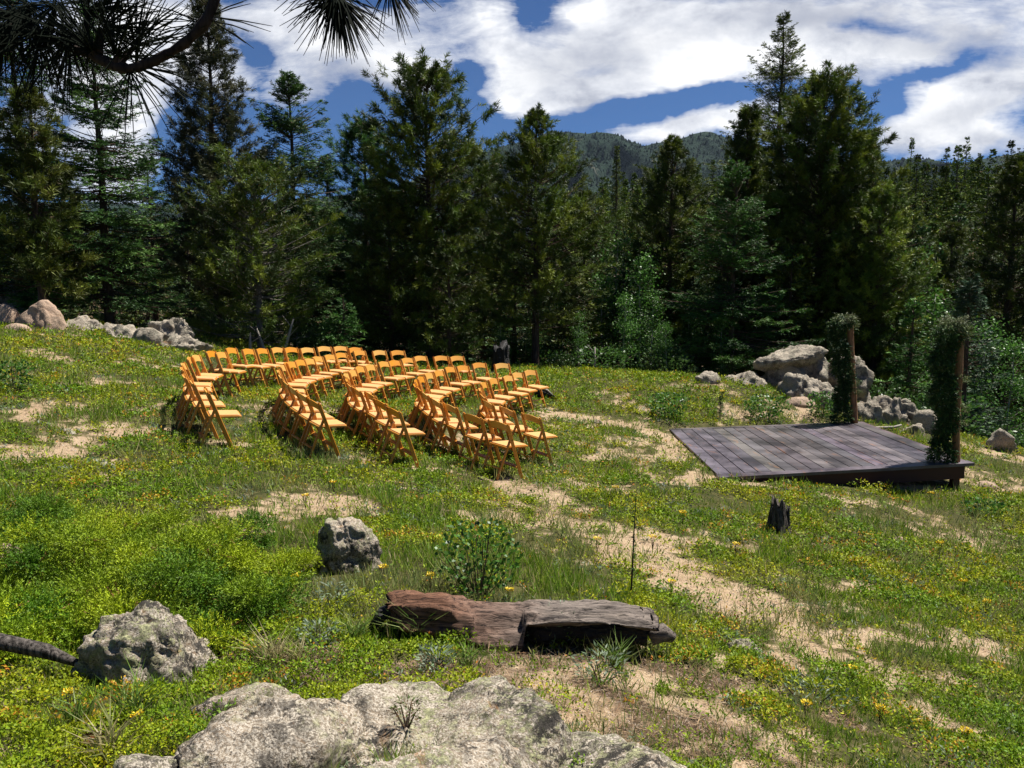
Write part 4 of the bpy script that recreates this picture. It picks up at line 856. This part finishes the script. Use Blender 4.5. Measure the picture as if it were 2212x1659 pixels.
# ------------------------------------------------------------------ conifers
SPR=np.array([(.050,.115,.028),(.070,.155,.034),(.105,.205,.040),(.035,.080,.024)])*1.0
SPL=np.array([(.06,.17,.028),(.09,.23,.035),(.13,.28,.045),(.045,.12,.022)])
PIN=np.array([(.075,.125,.014),(.115,.170,.018),(.180,.225,.024),(.050,.082,.016)])*1.02
PIL=np.array([(.10,.15,.02),(.14,.19,.025),(.19,.22,.035),(.07,.10,.02)])
PIG=np.array([(.075,.09,.040),(.10,.115,.050),(.14,.14,.065),(.055,.07,.03)])
def conifer(kind,H,Rm,seed,pal_=SPR,hb=.06,dens=1.0,shape=None,res=1.0,bare=.0,lean=0,multi=0,bscale=1.0,lay=0):
    """returns (trunk V,F), (crown V,F,col); base at origin"""
    rg=np.random.default_rng(seed)
    nb=int(H*(50 if kind=='spruce' else 40)*dens*(1 if res>=1 else .7))
    t=np.sort(hb+(1-hb)*rg.random(nb)**(.9 if kind=='spruce' else .8)); 
    if kind=='spruce' and lay: 
        nl=int(H*1.5*lay); t=(np.floor(t*nl)+rg.normal(size=nb)*.20+.5)/nl
    t=np.where(t>.985,hb+(1-hb)*rg.random(nb)*.97,np.maximum(t,hb))
    if shape is None: shape=(lambda t:(1-t)**.82+.02) if kind=='spruce' else (lambda t:np.minimum(1,(1-t)**.62*1.12)*(.62+.38*ss(t,0,.22)))
    az=np.arange(nb)*2.39996+rg.random(nb)*1.1
    lump=1+.28*np.sin(az*2+t*9+seed)*np.cos(t*17+seed)
    l=Rm*shape(t)*lump*rg.uniform(.6,1.15,nb)
    l=np.maximum(l,.10)
    if kind=='spruce': s0=np.interp(t,[0,.5,1],[-.28,-.02,.9])+rg.normal(size=nb)*.10; cv=np.interp(t,[0,.6,1],[.30,.22,.1])
    else: s0=np.interp(t,[0,.4,1],[-.15,.10,.75])+rg.normal(size=nb)*.14; cv=np.interp(t,[0,1],[.28,.15])
    ca,sa=np.cos(az),np.sin(az)
    ln=lambda z:(lean*(z/H)**2*H)
    bend=rg.normal(size=nb)*.18
    def bp(i,s):
        L=l[i]*s; zz=t[i]*H+l[i]*(s0[i]*s+cv[i]*s*s-(.12*s if kind=='spruce' else 0)); b=bend[i]*s*s*l[i]
        return np.stack([ca[i]*L-sa[i]*b+ln(zz),sa[i]*L+ca[i]*b,zz],1)
    # trunk
    n=16; zz=np.linspace(-.4,H*.985,n); r0=.012*H+.03; rad=r0*(1-np.clip(zz/H,0,1))**.85+.008; rad[0]*=1.25
    path=np.stack([ln(np.clip(zz,0,None))+.03*np.sin(zz*1.3+seed)*(zz/H),.03*np.cos(zz+seed)*(zz/H),zz],1); trk=sweep(path,rad,9,seed,.08)
    Sg=4; idx=np.repeat(np.arange(nb),Sg); s1=np.tile(np.arange(Sg)/Sg,nb); s2=s1+1/Sg; br=.005+.0085*l[idx]
    tv,tq=tubes(bp(idx,s1),bp(idx,s2),br*(1-.75*s1),br*(1-.75*s2),3 if res<1 else 4)
    # twigs
    if kind=='spruce':
        m_=np.maximum((l/.075*res).astype(int),3); bi=np.repeat(np.arange(nb),m_); sj=rg.random(len(bi))**.75; sj=.10+.90*sj
        side=np.where(rg.random(len(bi))<.5,1,-1)*(R(52)+rg.normal(size=len(bi))*.22); side=np.where(sj>.97,0,side)
        tl=np.clip((1-sj)*l[bi]*.55+.10,.10,.50)*rg.uniform(.7,1.2,len(bi)); a=az[bi]+side
        D=nrm(np.stack([np.cos(a),np.sin(a),rg.normal(size=len(bi))*.16-.10+.35*(t[bi]>.85)],1))
        P=bp(bi,sj); g_=pn(P*1.5+seed*3.1)>-.20-.6*(sj>.93)-.9*(t[bi]>.9); bi,sj,tl,D,P=bi[g_],sj[g_],tl[g_],D[g_],P[g_]; k=11 if res>=1 else 4; tt=np.tile((np.arange(k)+.6)/k,len(bi)); Dr=np.repeat(D,k,0); base=np.repeat(P,k,0)+Dr*(np.repeat(tl,k)*tt)[:,None]
        sd_=np.where(np.arange(len(Dr))%2,1,-1)[:,None]; lat=np.stack([-Dr[:,1],Dr[:,0],0*Dr[:,0]],1)*sd_
        d=nrm(Dr*.8+lat*.55+rg.normal(size=Dr.shape)*.30+np.array([0,0,.12])); L=(.115 if res>=1 else .17)*bscale*rg.uniform(.7,1.25,len(d)); Wd=(.026 if res>=1 else .075)*bscale
        ci=np.repeat(bi,k)
    else:
        m_=np.maximum((l/.105*res).astype(int),3); bi=np.repeat(np.arange(nb),m_); sj=.12+.88*rg.random(len(bi))**.62
        a=az[bi]+rg.normal(size=len(bi))*.75*(1.25-sj); tl=rg.uniform(.16,.45,len(bi))*np.clip(l[bi],.3,1)
        D=nrm(np.stack([np.cos(a),np.sin(a),rg.uniform(.0,1.1,len(bi))],1)); P=bp(bi,sj); g_=pn(P*1.6+seed*3.1)>-.18-.6*(sj>.93)-.9*(t[bi]>.9); bi,sj,tl,D,P=bi[g_],sj[g_],tl[g_],D[g_],P[g_]
        if bare>0:
            kp=rg.random(len(bi))>bare*(rg.random(len(bi))<.9); bt=~kp
            xv,xq=tubes(P[bt],P[bt]+D[bt]*tl[bt][:,None]*1.2,.006,.002,3)
        k=30 if res>=1 else 7; sel=np.ones(len(bi),bool) if bare<=0 else kp
        bi,P,D,tl=bi[sel],P[sel],D[sel],tl[sel]
        tt=np.tile(.35+.68*rg.random(k),len(bi)); Dr=np.repeat(D,k,0); base=np.repeat(P,k,0)+Dr*(np.repeat(tl,k)*tt)[:,None]
        d=nrm(Dr*.85+rg.normal(size=Dr.shape)*.60); L=(.165 if res>=1 else .22)*bscale*rg.uniform(.7,1.2,len(d)); Wd=(.019 if res>=1 else .07)*bscale
        ci=np.repeat(bi,k)
    V,q=cards(base,d,L,Wd,rg.normal(size=(len(d),3))+np.array([0,0,.8]))
    bc=pal_[rg.integers(0,len(pal_),nb)]*rg.uniform(.75,1.3,(nb,1)); c=bc[ci]*rg.uniform(.65,1.35,(len(ci),1))
    dead=rg.random(len(ci))<.02; c[dead]=(.16,.10,.05)
    tr=[(trk[0],[trk[1],trk[2]]),(tv,tq)]
    if kind!='spruce' and bare>0: tr.append((xv,xq))
    tV,tF,_=merge(tr)
    return (tV,tF),(V,q,np.repeat(c,4,0))
def put_tree(name,loc,tr,cr,lab,cat='tree',bark='bark',group=None,mat='needle',rz=0):
    root=empty(name,loc,rz); tag(root,lab,cat,group)
    mesh('trunk',tr[0],tr[1],M[bark],root); mesh('crown',cr[0],cr[1],M[mat],root,col=cr[2]); return root
def tree_px(u,v,Y,Rm,kind,lab,seed,name=None,**k):
    top=at(u,v,Y); b=T1(top[0],Y); H=top[2]-b; bark=k.pop('bark','bark')
    tr,cr=conifer(kind,H,Rm,seed,**k); return put_tree(name or ('spruce_tree' if kind=='spruce' else 'pine_tree'),(top[0],Y,b-.05),tr,cr,lab,bark=bark)
I_=lambda xs,ys:(lambda t:np.interp(t,xs,ys))
tree_px(12,-80,22,1.9,'spruce','tall dark spruce at the left picture edge behind the yellow-green young pine',101,lay=1)
tree_px(60,192,20,1.25,'pine','young yellow-green pine above the pink boulders at the left edge',102,pal_=PIL,hb=.1,bscale=1.15,dens=1.1)
tree_px(196,5,22.5,2.7,'spruce','big layered spruce with drooping boughs left of the tallest pine',103,lay=1,pal_=SPR*1.2,dens=1.15,hb=.10)
tree_px(445,-8,25,1.85,'pine','tall narrow grey-green pine reaching the top of the picture on the left',104,pal_=PIG*1.1,hb=.08,dens=1.3,shape=lambda t:(1-t)**.8*1.0+.07)
tree_px(548,350,23,2.0,'pine','bushy olive pine with bare grey twigs beside the tall left pine',105,pal_=PIN,hb=.05,dens=1.15,bare=.15,bark='greybark',shape=I_([0,.3,.8,1],[1,1,.6,.08]))
tree_px(624,150,27,2.3,'spruce','evenly cone-shaped green spruce right of the bushy olive pine',106,pal_=SPR*1.15,lay=.5,dens=1.2,shape=I_([0,.4,.71,.84,.94,1],[.8,.75,.50,.34,.15,.02]))
tree_px(786,264,30,1.25,'pine','dark rounded pine between the cone-shaped spruce and the open tufted pine',107,pal_=SPR*.9,hb=.03,dens=1.2,shape=I_([0,.6,.85,.95,1],[1.1,1,.75,.45,.1]))
tree_px(921,143,26,1.85,'pine','tall open pine with separate tufts standing against the blue sky',108,pal_=PIN,hb=.02,dens=.95,bscale=1.15,shape=I_([0,.71,.83,.91,.97,1],[.95,1,.70,.42,.24,.08]))
tree_px(1159,235,26,2.1,'pine','olive pine with slim pointed top and bare dark trunk before the mountain',109,pal_=PIN*1.15,hb=.15,dens=1.15,shape=I_([0,.26,.44,.7,.79,.88,1],[.7,.85,1,.58,.46,.24,.05]))
tree_px(1453,297,30,1.5,'pine','slender dark pine in front of the far forest below the mountain saddle',110,pal_=PIN,hb=.05,shape=I_([0,.22,.6,.8,.94,1],[1,1,.94,.62,.28,.05]),dens=1.2)
tree_px(1592,338,27,2.7,'spruce','bright green spruce widening to the right behind the rock pile',111,pal_=SPL,lay=.5,shape=I_([0,.2,.43,.76,1],[1,1,.81,.38,.03]))
tree_px(1694,22,36,2.6,'spruce','tallest ragged spruce on the right with long separate boughs near its top',112,pal_=PIN*.8,lay=.8,hb=.1,dens=.75,shape=I_([0,.5,.66,.78,.9,1],[1,1,.85,.65,.28,.04]))
tree_px(1785,168,30,2.6,'pine','large broad many-topped pine beside the tallest ragged spruce',113,pal_=PIN*.9,hb=.05,dens=1.2,bscale=1.25,shape=I_([0,.35,.72,.8,.88,.96,1],[1,1,.8,.65,.45,.25,.1]))
tree_px(1868,285,31,1.4,'pine','pine with a slanting right-hand top beside the many-topped pine',114,pal_=PIN*.9,hb=.3,dens=.9,bscale=1.2,shape=lambda t:(1-t)**.6+.1)
tree_px(1618,232,32,1.5,'pine','pine whose tufted top pokes out left of the tallest ragged spruce',115,pal_=PIN,hb=.2,dens=1,bscale=1.2,shape=lambda t:(1-t)**.6+.08)
tree_px(1905,400,28,1.9,'pine','sunlit olive pine behind the deck between the two posts',116,pal_=PIN*1.25,hb=.03,dens=1.2)
tree_px(2200,335,25,1.9,'pine','very dark pine filling the right picture edge',117,pal_=PIN*.7,hb=.04,dens=1.2)
tree_px(2060,480,33,1.7,'pine','pale-tipped pine left of the dark right-edge pine',118,pal_=PIL*.8,hb=.03)
tree_px(2098,590,19.5,1.05,'spruce','small blue-green fir directly behind the near garlanded post',119,pal_=np.array([(.07,.14,.07),(.10,.18,.09),(.05,.10,.05)]),hb=.03,lay=.6)
tree_px(1042,345,33,1.4,'pine','short dark pine between the open tufted pine and the slim-topped pine',120,pal_=PIN*.9,hb=.03)
tree_px(1262,410,31,1.5,'pine','lit olive pine touching the right side of the slim-topped pine',121,pal_=PIL*.75,hb=.03)
tree_px(1333,310,62,1.5,'spruce','thin distant spire of spruce below the right slope of the mountain',122,pal_=PIN*.9,hb=.1,dens=.7)
tree_px(705,350,31,1.6,'spruce','shorter green spruce filling the gap right of the cone-shaped spruce',123,pal_=SPL*.8,hb=.03,lay=.5)
tree_px(840,420,25,1.6,'pine','low dark pine behind the back row of chairs',124,pal_=PIN*.8,hb=.04)
tree_px(968,520,23.5,1.2,'pine','small olive pine just behind the right part of the back row',125,pal_=PIN,hb=.03)
tree_px(740,640,22.5,.9,'spruce','small light green spruce close behind the back row of chairs',126,pal_=SPL,hb=.02,lay=.6)
tree_px(100,560,21,1.2,'spruce','low light green spruce bough clump beside the left pink boulders',127,pal_=SPL,hb=.05,lay=.6)
tree_px(1975,640,23,1.0,'spruce','low green spruce behind the tan boulder between the posts',128,pal_=SPL*.9,hb=.02,lay=.6)
tree_px(318,330,28,1.8,'spruce','green spruce behind and between the two tallest left trees',129,pal_=SPR,hb=.04,lay=.6)
# darker trees deeper in the wood (copies)
pro=[]
for i,(kd,pl) in enumerate([('spruce',SPR),('pine',PIN*.9),('spruce',SPR*.85),('pine',PIN)]):
    tr,cr=conifer(kd,11,2.3,300+i,pal_=pl,hb=.03,dens=.6,res=.62,bscale=1.25,lay=.8)
    me=put_tree('spruce_tree' if kd=='spruce' else 'pine_tree',(0,0,0),tr,cr,'conifer'); pro.append([me,False])
rg=np.random.default_rng(8); k=0
for row,(Y0,vt0) in enumerate([(30,515),(36,480),(43,455),(52,432)]):
    for u in np.arange(-160+row*37,2420,112 if row else 125):
        uu=u+rg.uniform(-30,30); Y=Y0+rg.uniform(-2.5,2.5); vt=vt0+rg.uniform(-10,80)
        if uu<760: vt=max(vt,415 if uu<620 else 440)
        if 330<uu<400: vt+=60
        if 1180<uu<1560: vt+=35
        top=at(uu,vt,Y); b=T1(top[0],Y); H=top[2]-b
        if H<3: continue
        e=pro[k%4]; o=e[0] if not e[1] else copy_tree(e[0]); e[1]=True; s=H/11
        o.location=(top[0],Y,b-.1); o.scale=(max(.7,min(1.1,s*.9)),)*2+(s,); o.rotation_euler=(0,0,rg.random()*6.28); k+=1
        tag(o,'dark conifer deep in the shaded wood behind the first line of trees','tree','conifers deep in the wood')
# far hillside: individual trees
fp=[]
for i in range(4):
    tr,cr=conifer('spruce',13,1.45 if i%2 else 1.7,400+i,pal_=(PIN*1.0+SPR*.2),hb=.10,dens=.42,res=.42,bscale=1.6,shape=lambda t:(1-t)**.72+.02)
    o=put_tree('hillside_conifer',(0,0,0),tr,cr,'x',mat='farneedle'); fp.append([o,False])
rg=np.random.default_rng(21); cnt=0; pts=[]
tries=0
while cnt<215 and tries<6000:
    tries+=1
    r_=math.sqrt(rg.uniform(66**2,232**2)); tn=rg.uniform(.03,.80); y=r_/math.hypot(1,tn); x=tn*y
    md=4.6+r_*.010
    if any((x-a)**2+(y-b)**2<md*md for a,b in pts): continue
    pts.append((x,y)); e=fp[cnt%4]; o=e[0] if not e[1] else copy_tree(e[0]); e[1]=True; cnt+=1
    s=rg.uniform(.78,1.22); o.location=(x,y,T1(x,y)-.2); o.scale=(s*rg.uniform(.9,1.2),)*2+(s*rg.uniform(.95,1.2),); o.rotation_euler=(0,0,rg.random()*6.28)
    tag(o,'slim dark conifer in the dense forest covering the far hillside','tree','conifers on the far hillside')
# rest of the hillside forest
def cones(px,py,pz,H,Rr,k=7,seed=1,lv=3):
    rg=np.random.default_rng(seed); n=len(px); V=[];q=[]
    allV=[];allF=[];off=0
    for L in range(lv):
        z0=L/lv*.8+.08; z1=min(1,z0+.5); rad=Rr*(1-z0)*1.0
        a=(np.arange(k)/k*6.283)[None]+rg.random((n,1))*6; rr_=rad[:,None]*rg.uniform(.6,1.3,(n,k))
        ring=np.stack([px[:,None]+rr_*np.cos(a),py[:,None]+rr_*np.sin(a),pz[:,None]+H[:,None]*(z0+rg.uniform(-.04,.04,(n,k)))],-1)
        tip=np.stack([px,py,pz+H*z1],-1)[:,None]
        allV.append(np.concatenate([ring,tip],1).reshape(-1,3)); b=np.arange(n)[:,None]*(k+1)+off
        for j in range(k): allF.append(np.concatenate([b+j,b+(j+1)%k,b+k],1))
        off+=n*(k+1)
    return np.vstack(allV),np.vstack(allF)
n=1500; rg=np.random.default_rng(5); r_=np.sqrt(rg.uniform(70**2,270**2,n)); tn=rg.uniform(-.9,1.0,n); y=r_/np.hypot(1,tn); x=tn*y; kp=(tn>.0)|(y>90); x,y=x[kp],y[kp]; n=len(x)
Hh=rg.uniform(7,13,n)/11; protos=[conifer('spruce',12.5,1.6,450+i,pal_=(PIN*.8+SPR*.2),hb=.12,dens=.17,res=.34,bscale=2.7)[1] for i in range(4)]; z=T(x,y); Vs=[];Fs_=[];Cs=[];off=0
for i in range(n):
    pv,pf,pc=protos[i%4]; a=rg.random()*6.28; ca_,sa_=math.cos(a),math.sin(a); Rz=np.array([[ca_,sa_,0],[-sa_,ca_,0],[0,0,1]]); Vs.append((pv*Hh[i])@Rz+np.array([x[i],y[i],z[i]])); Fs_.append(pf+off); off+=len(pv); Cs.append(pc*rg.uniform(.7,1.3))
V=np.vstack(Vs); f=np.vstack(Fs_); c=np.vstack(Cs)
o=mesh('hillside_forest',V,f,M['farneedle'],col=c); tag(o,'dense mass of conifers filling in between the trees of the far hillside','forest',kind='stuff')
# mountains
def mountain():
    D0=2600; us=np.linspace(-300,2600,420); 
    sk=np.interp(us,[-300,300,700,900,1030,1120,1190,1235,1290,1330,1390,1440,1500,1527,1560,1640,1760,1880,1960,2050,2140,2212,2400,2600],
                    [430,440,430,395,334,308,285,283,284,292,318,308,287,280,283,330,352,345,352,356,342,328,340,360])
    sk=sk+n2(us/60,us*0,1,3,3)*3
    rows=26; V=[]
    for i in range(rows):
        t=i/(rows-1); 
        for u,s in zip(us,sk):
            top=at(u,s,D0); zt=top[2]
            y=D0-1300*(1-t)**1.0; x=top[0]*(1+0*(t)); z=-40+(zt+40)*t**.95
            V.append((x,y,z))
    V=np.array(V); t_=np.repeat(np.linspace(0,1,rows),len(us))
    nz=fbm(V*np.array([.0035,.0022,.002]),5,7,.55); V[:,1]-=nz*230*np.sin(t_*3.0)**.7; V[:,2]+=nz*60*np.sin(t_*math.pi)
    # back side
    B=V[-len(us):].copy(); B[:,1]+=900; B[:,2]-=350; V=np.vstack([V,B]); rows+=1
    m_=len(us); q=[[i*m_+j,i*m_+j+1,(i+1)*m_+j+1,(i+1)*m_+j] for i in range(rows-1) for j in range(m_-1)]
    o=mesh('mountain',V,np.array(q),M['mount'],smooth=True); tag(o,kind='structure')
    rg=np.random.default_rng(3); n=26000; i=rg.integers(m_*6,m_*25,n); i2=i-1+2*(rg.random(n)<.5); i2=np.clip(i2,0,m_*26-1); f=rg.random((n,1)); i3=np.clip(i+m_,0,m_*26-1)
    P=V[i]*(1-f)+V[i3]*f+ (V[np.clip(i+1,0,len(V)-1)]-V[i])*rg.random((n,1))*(((i%m_)<m_-1)[:,None])
    Hh=rg.uniform(9,19,n); Vc,fc=cones(P[:,0],P[:,1],P[:,2]-2,Hh,Hh*.26,5,4,1); c=np.repeat(pal(n,np.array([(.010,.026,.018),(.018,.036,.022)])),6,0)
    o=mesh('mountain_forest',Vc,fc,M['farneedle'],col=c); tag(o,'distant conifer forest covering the mountain slopes','forest',kind='stuff')
mountain()
# ------------------------------------------------------------------ aspens and understory
def aspen(h,rad,seed,n,cols):
    rg=np.random.default_rng(seed); a=sweep([(0,0,-.2),(.05,0,h*.4),(-.04,.03,h*.75),(0,0,h*.97)],[.04,.032,.02,.008],7,seed,.1)
    nb=26; t=.22+.76*rg.random(nb); az=rg.random(nb)*6.28; l=rad*(1.15-t*.8)*rg.uniform(.6,1.1,nb); S_=np.stack([0*t,0*t,h*t],1); E_=S_+np.stack([np.cos(az)*l,np.sin(az)*l,l*.7],1)
    tv,tq=tubes(S_,E_,.012,.004,4); bi=rg.integers(0,nb,n); s=rg.random(n)**.7; P=S_[bi]*(1-s[:,None])+E_[bi]*s[:,None]+rg.normal(size=(n,3))*.16
    V,q=cards(P,nrm(rg.normal(size=(n,3))),.075*rg.uniform(.7,1.3,n),.06); c=cols[rg.integers(0,len(cols),n)]*rg.uniform(.6,1.4,(n,1)); tV,tF,_=merge([(a[0],[a[1],a[2]]),(tv,tq)])
    return (tV,tF),(V,q,np.repeat(c,4,0))
ASP=np.array([(.07,.19,.03),(.10,.25,.035),(.14,.30,.05)])
ap=[[put_tree('aspen_tree',(0,0,0),*aspen(4.2,1.0,50+i,2300,ASP),'x',bark='aspenbark',mat='leaf'),False] for i in range(3)]
rg=np.random.default_rng(14); i=0
for (u,v,Y) in [(1335,520,30),(1385,560,28),(1350,640,26),(1410,640,27),(1300,600,29),(1440,700,25),(1250,680,26.5),(1150,660,27),(1080,690,26),(1010,680,27),(1200,610,30),(1490,640,29),(1880,640,30),(1950,600,29),(2020,640,27),(1990,560,33),(2130,700,22),(2190,740,20),(2060,700,25),(930,700,26),(860,600,29),(780,650,28),(560,690,23.5),(640,680,25),(1560,700,26)]:
    top=at(u,v,Y); b=T1(top[0],Y); H=top[2]-b; e=ap[i%3]; o=e[0] if not e[1] else copy_tree(e[0]); e[1]=True; s=max(H,.8)/4.2; o.location=(top[0],Y,b-.05); o.scale=(max(s,.5)*1.05,)*2+(s,); o.rotation_euler=(0,0,i*1.3); i+=1
    tag(o,'slim young aspen with light green leaves at the shady forest edge','tree','young aspens along the forest edge')
sp_=[]
for i in range(2):
    root=plant('shrub',Vector((0,0,0)),'x','shrub',520,.8,.7,.085,.06,[(.05,.13,.025),(.08,.19,.03),(.11,.23,.04)] if i else [(.04,.09,.02),(.06,.13,.03),(.09,.16,.04)]); sp_.append([root,False])
rg=np.random.default_rng(31)
for i in range(46):
    u=rg.uniform(420,1560) if i<30 else rg.uniform(1850,2300); Y=rg.uniform(24.5,28) if i<30 else rg.uniform(18.5,24); x=(u-1106)/F*Y; e=sp_[i%2]; o=e[0] if not e[1] else copy_tree(e[0]); e[1]=True
    s=rg.uniform(.6,1.35); o.location=(x,Y,T1(x,Y)-.05); o.scale=(s,s,s*rg.uniform(.8,1.3)); o.rotation_euler=(0,0,rg.random()*6); tag(o,'low leafy shrub in the undergrowth at the forest edge','shrub','shrubs in the undergrowth')
# pale dead saplings left, by the chairs
for (u,vb,vt,Y,dx,lab) in [(540,752,722,21.5,.02,'short pale dead trunk at the forest edge left behind the chairs'),(575,758,715,22,-.25,'thin leaning dead sapling next to the short pale dead trunk'),(610,756,690,22.4,.35,'thin forked dead sapling right of the leaning one'),(1283,812,770,24.5,.02,'short pale dead stub at the forest edge in the middle')]:
    b=at(u,vb,Y); z=T1(b[0],Y); h=max(.5,(vb-vt)*Y/F+.2); root=empty('dead_sapling',(b[0],Y,z)); tag(root,lab,'dead sapling')
    a=sweep([(0,0,-.1),(dx*.5,0,h*.5),(dx,0,h)],[.05,.04,.02],7,int(u),.2); mesh('stem',a[0],[a[1],a[2]],M['dead'],root,smooth=True)
    V,q=tubes(np.array([(dx*.5,0,h*.5),(dx*.8,0,h*.8)]),np.array([(dx*.5+.3,0,h*.8),(dx*.8-.25,0,h*1.1)]),.015,.005,4); mesh('branch',V,q,M['dead'],root)
# bleached branch behind the deck
g_=ground(1905,930); a=sweep([(-.5,0,.03),(-.1,.05,.05),(.25,0,.07),(.42,-.02,.13)],[.02,.035,.035,.02],8,5,.2); o=mesh('bleached_branch',a[0],[a[1],a[2]],M['dead'],loc=g_,smooth=True); tag(o,'bleached curved dead branch on the soil behind the deck','branch')
# ------------------------------------------------------------------ overhanging pine branch close to the camera
def needles(P,D,n,L,spread,rg,w=.0012,droop=.25):
    d=nrm(D[None]*1.0+rg.normal(size=(n,3))*spread); L_=L*rg.uniform(.6,1.1,n); b=P+d*.004
    m1=b+d*L_[:,None]*.5; d2=nrm(d+np.array([0,0,-droop])*rg.uniform(.2,1,(n,1))); e=m1+d2*L_[:,None]*.5
    v1,q1=tubes(b,m1,w*.8,w,3); v2,q2=tubes(m1,e,w,w*.4,3); return merge([(v1,q1),(v2,q2)])
def pine_branch(pts,rad,tufts,lab,seed,Y):
    rg=np.random.default_rng(seed); path=np.array([at(u,v,Y+dy) for u,v,dy in pts]); 
    t=np.linspace(0,1,len(path)); tt=np.linspace(0,1,44); P=np.stack([np.interp(tt,t,path[:,i]) for i in range(3)],1)
    for _ in range(6): P[1:-1]=(P[:-2]+P[2:]+2*P[1:-1])/4
    o0=P[0].copy(); root=empty('pine_branch',o0); tag(root,lab,'branch')
    a=sweep(P-o0,np.interp(tt,t,rad)*(1+.15*rg.normal(size=44)*.6),9,seed,.35); mesh('twig',a[0],[a[1],a[2]],M['twigbark'],root,smooth=True)
    parts=[]; tw=[]
    for (u,v,dy,n,L,du,dv,spd) in tufts:
        c=at(u,v,Y+dy); k=np.argmin(((P-c)**2).sum(1)); tw.append((P[k]-o0,c-o0)); d=at(u+du,v+dv,Y+dy)-c; d=d/np.linalg.norm(d); n=int(n*.8) if n>20 else n; V,Fs,_=needles(c-o0,d,n,L*.9,spd,rg); parts.append((V,Fs))
    V,Fs,_=merge(parts); mesh('needles',V,Fs,M['hardneedle'],root,col=(.012,.018,.010))  # near-black needle colour paints in the shaded side of a backlit silhouette
    for a_,b_ in tw:
        if np.linalg.norm(a_-b_)>.004: V,q=tubes(a_[None],b_[None],.006,.004,6); mesh('side_twig',V,q,M['twigbark'],root)
pine_branch([(478,-60,0),(462,10,0),(445,50,0),(400,95,0),(345,128,0),(290,150,0),(262,150,0),(200,120,.05),(120,90,.1),(30,40,.12),(-80,-10,.15)],[.009,.009,.009,.008,.008,.009,.010,.008,.008,.008,.008],
 [(280,152,0,16,.15,30,60,.5),(286,140,0,12,.15,60,40,.45),(292,140,0,26,.17,60,-90,.55),(250,120,0,60,.16,30,-70,.8),(200,110,.03,90,.15,-20,-40,.9),(150,80,.06,90,.15,-30,50,.9),(90,70,.08,90,.15,-40,30,.9),(40,30,.1,90,.15,-30,60,.9),(190,20,.05,80,.15,40,-10,.9),(120,10,.08,80,.15,10,60,.9),(10,60,.1,70,.15,-30,50,.8),(220,60,.03,60,.15,60,-20,.8),
  (452,35,0,5,.12,90,-20,.30),(458,45,0,4,.10,60,15,.25),(440,50,0,4,.12,-80,-10,.2),(60,10,.1,80,.15,0,60,.9),(290,100,.02,20,.14,50,-80,.5)],
 'dark pine branch with long needles hanging into the top left corner close to the viewer',5,1.30)
pine_branch([(700,-190,0),(712,-120,0),(722,-60,0),(728,-25,0),(730,-5,0)],[.009,.008,.007,.006,.005],
 [(728,-8,0,90,.115,-5,60,.62),(724,-28,0,60,.12,-20,50,.8),(732,-4,0,50,.115,30,70,.5),(718,-60,0,50,.12,-60,40,.7)],
 'hanging tuft of long dark pine needles at the top middle edge',6,1.35)
pine_branch([(860,-160,0),(848,-90,0),(840,-48,0),(838,-30,0)],[.008,.007,.006,.005],
 [(840,-34,0,46,.10,25,60,.45),(842,-60,0,40,.11,60,40,.6)],
 'smaller hanging tuft of pine needles right of the bigger one at the top edge',7,1.42)

# ------------------------------------------------------------------ mountain air
def haze():
    x0,x1,y0,y1,z0,z1=-2300,3200,-60,3650,-420,900
    V=[(x,y,z) for z in (z0,z1) for y in (y0,y1) for x in (x0,x1)]
    q=[[0,2,3,1],[4,5,7,6],[0,1,5,4],[2,6,7,3],[0,4,6,2],[1,3,7,5]]
    m,N,out=newmat('thin_air'); pv=N.n('ShaderNodeVolumePrincipled'); pv.inputs['Color'].default_value=(.62,.78,1,1); pv.inputs['Density'].default_value=HZ; pv.inputs['Anisotropy'].default_value=.1
    N.L.new(pv.outputs[0],out.inputs['Volume']); o=mesh('haze',np.array(V,float),np.array(q),m); tag(o,'thin bluish mountain air softening the far slopes','haze',kind='stuff')
HZ=.000017
haze()
